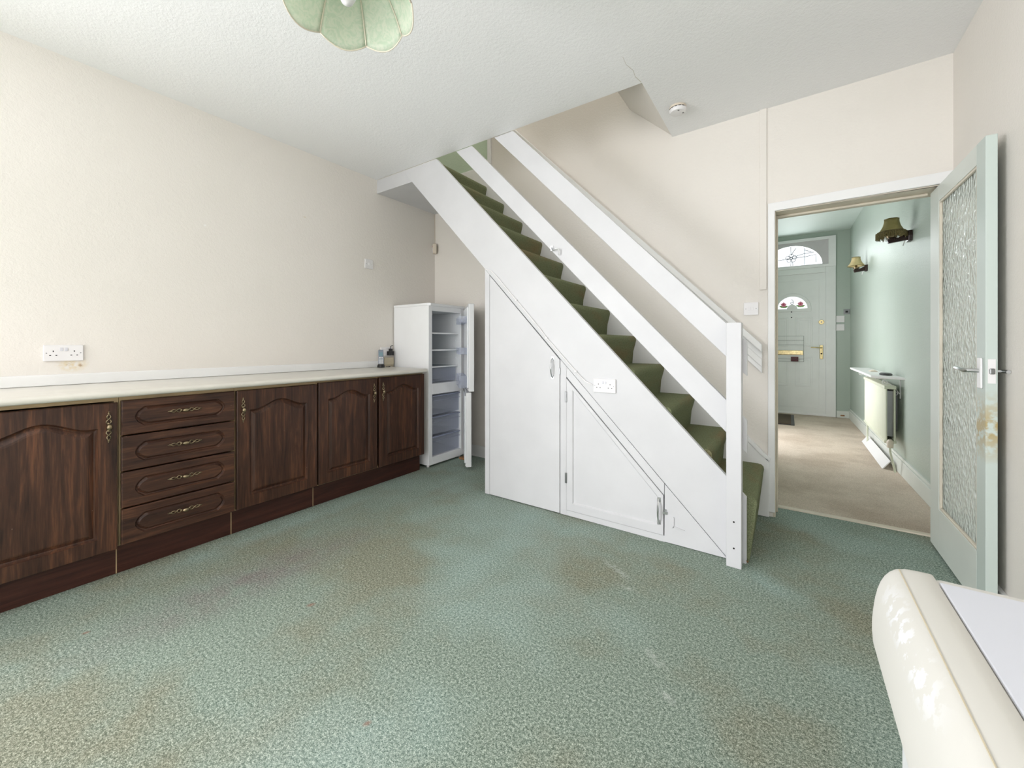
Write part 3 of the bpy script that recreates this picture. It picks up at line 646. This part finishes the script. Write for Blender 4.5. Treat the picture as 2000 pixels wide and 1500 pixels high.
m = MB(); m.tube([(-3.10, 2.42, .932), (-3.11, 2.47, .930), (-3.14, 2.50, .930), (XL + .06, 2.50, .931)], .0025, 6); m.build('phone_lead', 'black_plastic', t)
# alarm sensor in the corner, cable running up
t = thing('alarm_sensor', (XL + .035, YW - .03, 2.13), 'small cream alarm sensor in the corner above the fridge', 'sensor')
RZ = Matrix.Translation((XL + .035, YW - .035, 2.135)) @ Matrix.Rotation(R(-45), 4, 'Z')
MB().box(-.033, .033, -.022, .02, 0, .105).xf(RZ).build('housing', 'plastic_cream', t, bevel=.008)
MB().box(-.02, .02, -.0265, -.021, .012, .055).xf(RZ).build('lens', 'plastic_white', t, bevel=.003)
MB().ball((0, -.023, .078), .005).xf(RZ).build('indicator', 'pink_petal', t)
m = MB(); m.tube([(XL + .02, YW - .02, 2.23), (XL + .008, YW - .008, 2.30), (XL + .005, YW - .005, 2.575)], .003, 6); m.build('sensor_cable', 'plastic_cream', t)
# smoke alarm
t = thing('smoke_alarm', (-.60, 2.79, 2.67), 'round white smoke alarm on the ceiling beside the stairwell', 'smoke alarm')
c = (-.60, 2.79, H + .0025)
MB().lathe([(.050, 0.0), (.052, -.008), (.052, -.014)], c, 'z', 28).build('base', 'plastic_cream', t, smooth=True)
hd = MB().lathe([(.047, -.0135), (.053, -.018), (.053, -.030), (.046, -.040), (.02, -.043), (.0, -.043)], c, 'z', 28).build('housing', 'plastic_white', t, smooth=True)
for k in range(5):
    a = R(-40 - 25 * k); m = MB(); m.box(.0515, .0538, -.008, .008, -.020, -.0165); m.xf(Matrix.Translation(c) @ Matrix.Rotation(a, 4, 'Z')); m.build('vent_slot', 'dark_hole', hd)
for a in (-70, 25): MB().lathe([(.006, -.045), (.006, -.040)], (c[0] + .033 * math.cos(R(a)), c[1] + .033 * math.sin(R(a)), c[2] + .002), 'z', 10).build('test_button', 'steel_grey', hd)
# white cable clipped along the stair panel to the socket
pp = [(-1.905, 1.716), (-1.85, 1.70), (-1.80, 1.655), (-1.62, 1.463), (-1.56, 1.40), (-1.42, 1.25), (-1.37, 1.19), (-1.28, 1.10), (-1.15, .968), (-1.08, .905), (-1.03, .884)]
t = thing('wall_cable', (-1.5, 2.406, .88), 'thin white cable clipped diagonally across the stair panel to its socket', 'cable')
m = MB(); m.tube([(p[0], 2.4035, p[1]) for p in pp], .0038, 6); m.build('cable', 'plastic_white', t, smooth=True)
for i in (3, 6, 8): box(pp[i][0] - .008, pp[i][0] + .008, 2.397, 2.409, pp[i][1] - .006, pp[i][1] + .006).build('cable_clip', 'plastic_white', t, bevel=.002)

# ------------------------------------------------------------------ pendant shade
LX, LY = -1.23, .80
t = thing('pendant_lamp', (LX, LY, 2.28), 'pale green scalloped fabric lampshade hanging from the ceiling', 'lamp')
MB().lathe([(.04, 0), (.045, -.008), (.03, -.022), (.008, -.028)], (LX, LY, H), 'z', 18).build('ceiling_rose', 'plastic_white', t, smooth=True)
MB().tube([(LX, LY, H - .026), (LX, LY, 2.50)], .004, 8).build('flex', 'plastic_white', t)
MB().lathe([(.016, .10), (.019, .06), (.019, .03), (.012, .02)], (LX, LY, 2.40), 'z', 14).build('lamp_holder', 'plastic_white', t, smooth=True)
MB().lathe([(.012, .06), (.016, .04), (.03, .01), (.03, -.01), (.018, -.032), (.002, -.038)], (LX, LY, 2.336), 'z', 16).build('bulb', 'plastic_white', t, smooth='all')
NP, SB = 8, 9
def shade_r(tt): return .075 + .14 * (tt ** .8) + .012 * math.sin(PI * tt)
A0 = R(38)
for pnl in range(NP):
    vs, fs = [], []; rows = 10
    for j in range(rows + 1):
        for i in range(SB + 1):
            u = i / SB; tt = j / rows; a = A0 + (pnl + u) * 2 * PI / NP
            sc = math.sin(PI * u)
            r_ = shade_r(tt) * (1 - .05 * sc * (1 - tt)) + .003 * sc * tt * tt
            vs.append((LX + r_ * math.cos(a), LY + r_ * math.sin(a), 2.50 - .185 * tt - .026 * sc * tt ** 3))
    for j in range(rows):
        for i in range(SB):
            q = j * (SB + 1) + i; fs.append((q, q + 1, q + SB + 2, q + SB + 1))
    o = MB().add(vs, fs).build('shade_panel', 'damask_green', t, smooth='all')
    sd_ = o.modifiers.new('thick', 'SOLIDIFY'); sd_.thickness = .0015
    m = MB(); a = A0 + pnl * 2 * PI / NP
    m.tube([(LX + (shade_r(q / 10) - .003) * math.cos(a), LY + (shade_r(q / 10) - .003) * math.sin(a), 2.50 - .0185 * q) for q in range(11)], .0026, 6); m.build('rib', 'aged_cream_paint', t, smooth='all')
    m = MB(); m.tube([vs[rows * (SB + 1) + i] for i in range(SB + 1)], .0026, 6); m.build('rim_piping', 'aged_cream_paint', t, smooth='all')
m = MB()
for k in range(3):
    a = 2 * PI * k / 3; m.tube([(LX + .018 * math.cos(a), LY + .018 * math.sin(a), 2.455), (LX + .075 * math.cos(a), LY + .075 * math.sin(a), 2.50)], .002, 6)
m.build('carrier_ring', 'plastic_white', t)

# ------------------------------------------------------------------ glazed door, swung open against the right wall
d1 = thing('door_1', (.69, 2.8, 0), 'pale green door with a tall obscured glass pane standing open at right', 'door', None, 'structure')
dx0, dx1, dy0, dy1, dz0, dz1 = .672, .706, 2.482, 3.268, .012, 2.012
gy0, gy1, gz0, gz1 = dy0 + .098, dy1 - .155, .25, 1.925
box(dx0, dx1, gy1, dy1, dz0, dz1).build('hinge_stile', 'pale_mint_paint', d1, bevel=.002)
ls = box(dx0, dx1, dy0, gy0, dz0, dz1).build('lock_stile', 'mint_paint_worn', d1, bevel=.002)
box(dx0, dx1, gy0, gy1, gz1, dz1).build('top_rail', 'pale_mint_paint', d1, bevel=.002)
box(dx0, dx1, gy0, gy1, dz0, gz0).build('bottom_rail', 'pale_mint_paint', d1, bevel=.002)
MB().box(.686, .692, gy0, gy1, gz0, gz1).build('glass_pane', 'obscured_glass', d1)
for nm, a in (('glazing_bead', (.674, .686, gy0, gy0 + .012, gz0, gz1)), ('glazing_bead', (.674, .686, gy1 - .012, gy1, gz0, gz1)), ('glazing_bead', (.674, .686, gy0 + .012, gy1 - .012, gz0, gz0 + .012)), ('glazing_bead', (.674, .686, gy0 + .012, gy1 - .012, gz1 - .012, gz1))):
    box(*a).build(nm, 'aged_cream_paint', d1, bevel=.003)
ly, lz = dy0 + .045, 1.035
hh = box(.664, .672, ly - .02, ly + .02, lz - .075, lz + .055).build('handle_plate', 'plastic_white', d1, bevel=.004)
m = MB(); m.tube([(.664, ly, lz), (.63, ly, lz), (.625, ly + .01, lz), (.625, ly + .12, lz + .006)], [.009, .009, .009, .008], 10); o = m.build('lever_handle', 'chrome', hh, smooth=True)
o['label'] = 'silver lever handle'
m = MB(); m.box(dx0 + .006, dx1 - .006, dy0 - .0012, dy0 + .001, lz - .05, lz + .05); lt = m.build('latch_plate', 'plastic_white', d1)
box(.682, .697, dy0 - .008, dy0, lz - .012, lz + .012).build('latch_bolt', 'steel_grey', lt, bevel=.003)
m = MB(); m.tube([(.706, ly, lz), (.728, ly, lz), (.732, ly - .01, lz), (.732, ly - .055, lz)], .007, 10); m.build('far_lever_handle', 'chrome', d1, smooth=True)
for z in (.25, 1.75): box(.700, .711, 3.255, 3.275, z, z + .09).build('hinge', 'white_gloss', d1, bevel=.002)

# ------------------------------------------------------------------ washing machine in the near corner
wm = thing('washing_machine', (.40, .43, 0), 'white washing machine with worn cream control edge at the lower right corner', 'washing machine')
wy0, wy1 = .14, .744
box(.125, .70, wy0 + .002, wy1 - .002, .01, .80).build('body', 'fridge_white', wm, bevel=.006)
fp = [(.128, .72), (.106, .722), (.0985, .728), (.0955, .74), (.0945, .755), (.0947, .77), (.096, .785), (.0978, .80), (.1003, .813), (.1035, .824), (.1075, .833), (.1125, .840), (.119, .8455), (.128, .8485), (.140, .8495), (.154, .8495), (.154, .80), (.128, .80)]
m = MB(); sc_ = lambda p, k: (.14 + (p[0] - .14) * k, .79 + (p[1] - .79) * k)
m.rings([[(sc_(p, .93)[0], wy0, sc_(p, .93)[1]) for p in fp]] + [[(p[0], y, p[1]) for p in fp] for y in (wy0 + .01, wy1 - .012)] + [[(p[0] * .99 + .14 * .01, wy1 - .004, sc_(p, .99)[1]) for p in fp], [(p[0] * .955 + .14 * .045, wy1, sc_(p, .97)[1]) for p in fp]])
m.build('control_fascia', 'washer_fascia', wm, smooth='all', bevel=0)
m = MB(); m.box(.1535, .70, wy0, wy1, .80, .846); m.build('top_frame', 'washer_cream', wm, bevel=.008)
m = MB(); m.box(.156, .69, wy0 + .02, wy1 - .022, .846, .8495); m.build('lid_panel', 'washer_lid', wm, bevel=.002)
box(.1215, .1225, wy0 + .004, wy1 - .006, .8465, .8476).build('seam_line', 'beige_board', wm)
dr = MB().lathe([(.0, -.058), (.13, -.060), (.168, -.058), (.181, -.048), (.188, -.03), (.19, 0)], (.125, .49, .528), 'x', 36).build('porthole_door', 'washer_cream', wm, smooth=True)
MB().lathe([(.112, -.0605), (.10, -.065), (.0, -.069)], (.125, .49, .528), 'x', 30).build('door_glass', 'drawer_plastic', dr, smooth=True)
m = MB(); m.box(.108, .1255, wy0 + .05, wy0 + .25, .735, .79); m.build('detergent_drawer', 'washer_cream', wm, bevel=.004)

# ------------------------------------------------------------------ hallway: front door
fd = thing('door_2', (.045, 8.0, 0), 'white front door with arched flower glass at the end of the hallway', 'door', None, 'structure')
m = MB()
m.prism([(-.52, 0.003), (-.44, 0.003), (-.44, 2.361), (-.52, 2.361)], 'y', 7.975, 8.02); m.prism([(.48, 0.003), (.606, 0.003), (.606, 2.361), (.48, 2.361)], 'y', 7.975, 8.02); m.prism([(-.44, 2.27), (.48, 2.27), (.48, 2.36), (-.44, 2.36)], 'y', 7.975, 8.02)
m.build('frame', 'grey_white_upvc', fd, bevel=.006)
m = MB(); m.box(-.45, .49, 7.985, 8.015, .003, .035); m.build('sill', 'white_gloss', fd, bevel=.004)
cx, cz, ro, ri = .048, 1.715, .205, .07
arc = [(cx + ro * math.cos(PI * k / 20), cz + ro * .98 * math.sin(PI * k / 20)) for k in range(21)]
slab = MB(); plate_hole(slab, rect(-.4395, .4795, .034, 2.2695), arc, (cx, cz + .08), 7.992, 8.03); slab.build('door_slab', 'grey_white_upvc', fd)
# arch moulding round the glass with a hub
def arc_band(r0, r1, y0, y1):
    m = MB(); n = 24; rings = []
    for k in range(n + 1):
        a = PI * k / n; cxx, s_ = math.cos(a), math.sin(a)
        rings.append([(cx + r0 * cxx, y0, cz + r0 * s_), (cx + r1 * cxx, y0, cz + r1 * s_), (cx + r1 * cxx, y1, cz + r1 * s_), (cx + r0 * cxx, y1, cz + r0 * s_)])
    return m.rings(rings)
arc_band(ro - .004, ro + .045, 7.978, 7.993).build('arch_moulding', 'grey_white_upvc', fd, bevel=.005)
box(cx - ro - .045, cx + ro + .045, 7.978, 7.993, cz - .045, cz + .002).build('arch_moulding_base', 'grey_white_upvc', fd, bevel=.005)
m = arc_band(.0, ri, 7.976, 8.012); m.build('arch_hub', 'grey_white_upvc', fd, bevel=.004)
MB().prism(arc, 'y', 8.012, 8.018).build('arch_glass', 'window_glass', fd)
def flower(x, z, s_):
    m = MB()
    for k in range(5):
        a = 2 * PI * k / 5 + .3; m.ball((x + s_ * math.cos(a), 8.008, z + s_ * math.sin(a)), s_ * .8, .003, s_ * .8, 10, 6)
    f = m.build('painted_flower', 'pink_petal', fd, smooth='all')
    MB().ball((x, 8.004, z), s_ * .55, .003, s_ * .55, 10, 6).build('flower_centre', 'dark_red', f, smooth='all')
    m = MB()
    for dx, dz, a in ((-1.7, -1.2, .3), (1.6, -1.3, -.3), (0, -1.9, 0), (-.9, -1.8, .2), (1.0, -1.9, -.2)): m.ball((x + dx * s_, 8.010, z + dz * s_), s_ * 1.0, .002, s_ * .5, 8, 6)
    m.build('painted_leaves', 'green_leaf', f, smooth='all')
flower(cx - .115, cz + .075, .022); flower(cx + .112, cz + .078, .022)
# house number 6 painted on the outside: it reads mirrored from the hall
m = MB(); pts = []
for k in range(17):
    a = 2 * PI * k / 16 + PI / 2; pts.append((cx - .002 + .017 * math.cos(a), 8.010, cz + .095 + .019 * math.sin(a)))
m.tube(pts, .0042, 6)
m.tube([(cx + .0145, 8.010, cz + .098), (cx + .014, 8.010, cz + .128), (cx + .005, 8.010, cz + .148), (cx - .010, 8.010, cz + .152), (cx - .017, 8.010, cz + .144)], .0042, 6)
m.build('house_number', 'lead', fd)
def panel(x0, x1, z0, z1):
    m = MB(); plate_hole(m, rect(x0, x1, z0, z1), rect(x0 + .022, x1 - .022, z0 + .022, z1 - .022), ((x0 + x1) / 2, (z0 + z1) / 2), 7.984, 7.993)
    f = m.build('panel_moulding', 'grey_white_upvc', fd, bevel=.006); box(x0 + .05, x1 - .05, 7.987, 7.993, z0 + .05, z1 - .05).build('raised_field', 'grey_white_upvc', f, bevel=.005)
panel(.09, .31, 1.10, 1.575); panel(-.22, -.005, 1.10, 1.575); panel(.09, .31, .46, .935); panel(-.22, -.005, .46, .935)
m = MB(); plate_hole(m, rect(-.38, .40, .12, 2.17), rect(-.372, .392, .128, 2.162), (0, 1.1), 7.988, 7.993); m.build('edge_bead', 'grey_white_upvc', fd, bevel=.003)
lb = box(-.18, .195, 7.978, 7.993, .965, 1.04).build('letter_plate', 'bright_brass', fd, bevel=.006)
box(-.15, .165, 7.972, 7.979, .975, 1.012).build('letter_flap', 'bright_brass', lb, bevel=.004)
m = MB()
for z in (1.27, 1.20, 1.13, .90, .86): m.tube([(-.2, 7.93, z), (.20, 7.93, z)], .0022, 5)
for x in (-.2, .2): m.tube([(x, 7.93, 1.27), (x, 7.93, .86)], .0022, 5); m.tube([(x, 7.93, 1.27), (x, 7.985, 1.27)], .0022, 5); m.tube([(x, 7.93, .86), (x, 7.985, .86)], .0022, 5)
m.build('letter_cage', 'steel_grey', fd)
hp = box(.405, .448, 7.982, 7.993, .905, 1.125).build('handle_plate', 'bright_brass', fd, bevel=.005)
m = MB(); m.tube([(.427, 7.985, 1.085), (.427, 7.94, 1.085), (.415, 7.935, 1.085), (.29, 7.935, 1.09)], [.011, .011, .010, .008], 8); m.build('lever_handle', 'bright_brass', hp, smooth=True)
MB().lathe([(.011, -.004), (.011, .002)], (.427, 7.982, .99), 'y', 12).build('keyhole', 'dark_hole', hp)
ml = MB().lathe([(.032, -.010), (.038, 0)], (.427, 7.992, 1.49), 'y', 18).build('cylinder_lock', 'bright_brass', fd, smooth=True); MB().lathe([(.01, -.013), (.01, -.008)], (.427, 7.992, 1.49), 'y', 10).build('lock_keyhole', 'steel_grey', ml)
for x, z, mt in ((cx - .008, 1.665, 'dark_hole'), (cx - .008, 1.575, 'dark_hole')): MB().lathe([(.009, -.004), (.009, 0.002)], (x, 7.992 if z < 1.6 else 7.978, z), 'y', 10).build('peephole', mt, fd)
MB().lathe([(.013, -.006), (.013, .002)], (.192, 7.992, 1.622), 'y', 12).build('white_cap', 'plastic_white', fd)
tag(MB().box(.03, .13, 7.936, 7.945, .862, .935).build('leaflet', 'paper_red'), 'reddish leaflets caught in the letter cage of the front door', 'leaflet')
# transom window over the front door
tw = thing('window_1', (.045, 8.0, 2.36), 'arched leaded fanlight window above the front door', 'window', None, 'structure')
m = MB(); plate_hole(m, rect(-.52, .606, 2.36, 2.835), rect(-.43, .515, 2.40, 2.79), (.04, 2.6), 7.97, 8.02); m.build('frame', 'white_gloss', tw, bevel=.008)
ea = [(.04 + .40 * math.cos(PI * k / 24), 2.415 + .325 * math.sin(PI * k / 24)) for k in range(25)]
m = MB(); plate_hole(m, rect(-.43, .515, 2.40, 2.79), ea, (.04, 2.5), 7.998, 8.02); m.build('arched_panel', 'transom_panel', tw)
gl = MB().prism(ea, 'y', 8.01, 8.016).build('glass', 'window_glass', tw)
m = MB(); cz2 = 2.545
for k in range(5):
    a = 2 * PI * k / 5 + .3; q = (.035 + .045 * math.cos(a), cz2 + .04 * math.sin(a))
    m.tube([(q[0] + .032 * math.cos(2 * PI * j / 12), 8.006, q[1] + .028 * math.sin(2 * PI * j / 12)) for j in range(13)], .0045, 5)
m.tube([(.035 + .02 * math.cos(2 * PI * j / 12), 8.006, cz2 + .02 * math.sin(2 * PI * j / 12)) for j in range(13)], .005, 5)
for pts in ([(.035, cz2 + .05), (.03, 2.735)], [(.035, cz2 + .05), (.07, 2.66), (.10, 2.70)], [(.03, 2.42), (.035, cz2 - .06)], [(.06, 2.42), (.05, cz2 - .06)], [(-.17, 2.42), (-.17, 2.68)], [(.21, 2.42), (.21, 2.70)],
            [(.07, cz2 + .02), (.20, 2.60), (.33, 2.61)], [(-.36, 2.52), (-.1, 2.53), (.0, cz2)], [(.08, cz2), (.22, 2.55), (.36, 2.57), (.36, 2.45)], [(.21, 2.66), (.30, 2.62)]):
    m.tube([(p[0], 8.006, p[1]) for p in pts], .0042, 5)
m.build('leading', 'lead', gl)

# ------------------------------------------------------------------ hallway: wall lamps, radiator, shelf, mat
def wall_lamp(y, z, s_, fringe, label, sq=1.0):
    x = xw(y); t = thing('wall_lamp', (x, y, z - .1), label, 'lamp', 'pair of hallway wall lamps')
    bp = MB().prism([(y - .05 * s_, z - .06 * s_), (y + .05 * s_, z - .06 * s_), (y + .06 * s_, z), (y + .05 * s_, z + .06 * s_), (y - .05 * s_, z + .06 * s_), (y - .06 * s_, z)], 'x', x - .025, x + .004).build('back_plate', 'dark_wood', t, bevel=.005)
    m = MB(); m.prism([(x - .02, z - .03), (x - .19 * s_, z - .045), (x - .20 * s_, z - .012), (x - .16 * s_, z + .002), (x - .08, z - .004), (x - .02, z + .028)], 'y', y - .02 * s_, y + .02 * s_); m.build('arm', 'dark_wood', t, bevel=.005)
    MB().lathe([(.014, 0), (.03, .008), (.034, .02), (.018, .022), (.012, .03), (.012, .07)], (x - .16 * s_, y, z - .004), 'z', 14).build('candle_cup', 'brass', t, smooth=True)
    MB().tube([(x - .04, y, z - .035), (x - .05, y, z - .075)], .004, 6).build('pull_cord', 'plastic_white', t)
    prof = [(.125, 0), (.112, .02), (.09, .05), (.072, .09), (.063, .13), (.06, .165)]
    sh = MB(); n = 24; rings = []
    for r_, h_ in prof:
        rings.append([(x - .16 * s_ + r_ * s_ * (1 + .05 * math.cos(6 * 2 * PI * k / n)) * math.cos(2 * PI * k / n), y + r_ * s_ * (1 + .05 * math.cos(6 * 2 * PI * k / n)) * math.sin(2 * PI * k / n), z + .035 + h_ * s_ * sq) for k in range(n)])
    sh.rings(rings, False, False); o = sh.build('lamp_shade', 'silk_olive' if fringe else 'silk_gold', t, smooth='all'); o.modifiers.new('thick', 'SOLIDIFY').thickness = .002
    m = MB(); m.tube([rings[-1][k % n] for k in range(n + 1)], .003, 5); m.build('top_trim', 'gold_fringe', o)
    if fringe:
        m = MB()
        for k in range(n * 3):
            a = 2 * PI * k / (n * 3); r_ = .125 * s_ * (1 + .05 * math.cos(6 * a)); px_, py_ = x - .16 * s_ + r_ * math.cos(a), y + r_ * math.sin(a)
            m.tube([(px_, py_, z + .045), (px_ + random.uniform(-.004, .004), py_, z + .035 - random.uniform(.03, .05))], [.0045, .002], 4)
        m.tube([rings[1][k % n] for k in range(n + 1)], .006, 5); m.build('fringe', 'gold_fringe', o)
    else:
        m = MB(); m.tube([rings[0][k % n] for k in range(n + 1)], .003, 5); m.build('bottom_trim', 'gold_fringe', o)
wall_lamp(4.55, 2.03, .74, True, 'nearer wall lamp with a fringed gold shade on a dark wood bracket')
wall_lamp(6.55, 2.08, .66, False, 'farther wall lamp with a plain gold shade near the front door')
# radiator
ra = thing('radiator', (.75, 5.35, .1), 'cream panel radiator on the right hallway wall', 'radiator')
ry0, ry1, rz0, rz1 = 4.82, 6.0, .27, .775
m = MB(); vs = []; nn = 34
prof = []
for k in range(nn * 4 + 1):
    y = ry0 + .01 + (ry1 - ry0 - .02) * k / (nn * 4); prof.append((.706 + (.006 if k % 4 in (0, 1) else 0), y))
poly = prof + [(.722, ry1 - .01), (.722, ry0 + .01)]
m.prism(poly, 'z', rz0 + .02, rz1 - .03); m.build('front_panel', 'radiator_cream', ra)
box(.765, .778, ry0 + .01, ry1 - .01, rz0 + .02, rz1 - .03).build('rear_panel', 'radiator_cream', ra, bevel=.003)
for k in range(14):
    y = ry0 + .05 + k * .08; box(.7225, .7645, y, y + .03, rz0 + .05, rz1 - .05).build('convector_fin', 'steel_grey', ra)
m = MB(); m.box(.700, .782, ry0 - .005, ry1 + .005, rz1 - .03, rz1); m.build('top_header', 'radiator_cream', ra, bevel=.006)
m = MB(); m.box(.700, .782, ry0, ry1, rz0 - .005, rz0 + .02); m.build('bottom_header', 'radiator_cream', ra, bevel=.006)
m = MB(); m.lathe([(.022, -.05), (.024, 0), (.018, .01), (.012, .02)], (.735, ry0 - .03, rz0 + .015), 'z', 14); m.tube([(.735, ry0 + .0, rz0 + .005), (.735, ry0 - .03, rz0 + .005)], .012, 8); m.build('valve', 'plastic_cream', ra, smooth=True)
m = MB(); m.tube([(.735, ry0 - .03, rz0 - .03), (.735, ry0 - .03, rz0 - .07), (.75, ry0 - .03, .12), (.77, ry0 - .02, .02)], .008, 8); m.build('pipe', 'radiator_cream', ra, smooth=True)
m = MB(); m.tube([(.735, ry1 + .02, rz0 + .005), (.735, ry1 + .02, .02)], .008, 8); m.build('pipe', 'radiator_cream', ra, smooth=True)
for y in (ry0 + .2, ry1 - .2): box(.778, xw(y) + .002, y, y + .03, .35, .7).build('wall_bracket', 'steel_grey', ra)
# shelf with scroll brackets over the radiator
sf = thing('radiator_shelf', (.72, 5.5, .83), 'white shelf on scroll brackets above the radiator', 'shelf')
m = MB(); m.prism([(.625, 4.93), (xw(4.75) + .001, 4.74), (xw(6.45) + .001, 6.45), (.625, 6.45)], 'z', .835, .857); m.build('shelf_board', 'white_gloss', sf, bevel=.004)
for y in (4.90, 6.2):
    m = MB(); x = xw(y); m.tube([(x - .003, y, .832), (x - .17, y, .831)], .004, 6); m.tube([(x - .003, y, .832), (x - .003, y, .66)], .004, 6)
    for (ox, oz, r0, a0, s_) in ((x - .10, .80, .024, PI / 2, 1), (x - .035, .70, .026, -PI / 2, -1)):
        m.tube([(ox + r0 * (1 - .75 * k / 20) * math.cos(a0 + s_ * k * .42), y, oz + r0 * (1 - .75 * k / 20) * math.sin(a0 + s_ * k * .42)) for k in range(21)], .0035, 5)
    m.tube([(x - .12, y, .822), (x - .06, y, .78), (x - .03, y, .74), (x - .008, y, .70)], .0035, 5); m.build('scroll_bracket', 'white_gloss', sf)
tag(MB().rings([[(.745 + a * .045 * math.cos(q), 5.05 + a * .10 * math.sin(q), z) for q in [2 * PI * k / 14 for k in range(14)]] for a, z in ((.95, .858), (1, .868), (.8, .876))]).build('wallet', 'black_plastic', smooth=True), 'small black case lying on the shelf above the radiator', 'case')
tag(MB().prism([(.70, .858), (.76, .858), (.755, .866), (.735, .874), (.705, .864)], 'y', 5.55, 5.68).build('crumpled_paper', 'plastic_cream', bevel=.002), 'scrap of pale paper on the far end of the radiator shelf', 'paper')
# white board leaning on the skirting under the radiator
t = MB().prism([(.705, .004), (.717, .004), (.766, .078), (.760, .084)], 'y', 4.95, 6.2).build('loose_board', 'white_gloss', bevel=.002)
tag(t, 'loose white board propped on the hallway carpet below the radiator', 'board')
t = thing('doormat', (-.2, 7.35, 0), 'brown doormat with dark border inside the front door', 'doormat')
box(-.50 + .04, .07, 6.85, 7.85, .003, .010).build('border', 'black_plastic', t, bevel=.002); box(-.42, .03, 6.89, 7.81, .0105, .016).build('pile', 'doormat', t)
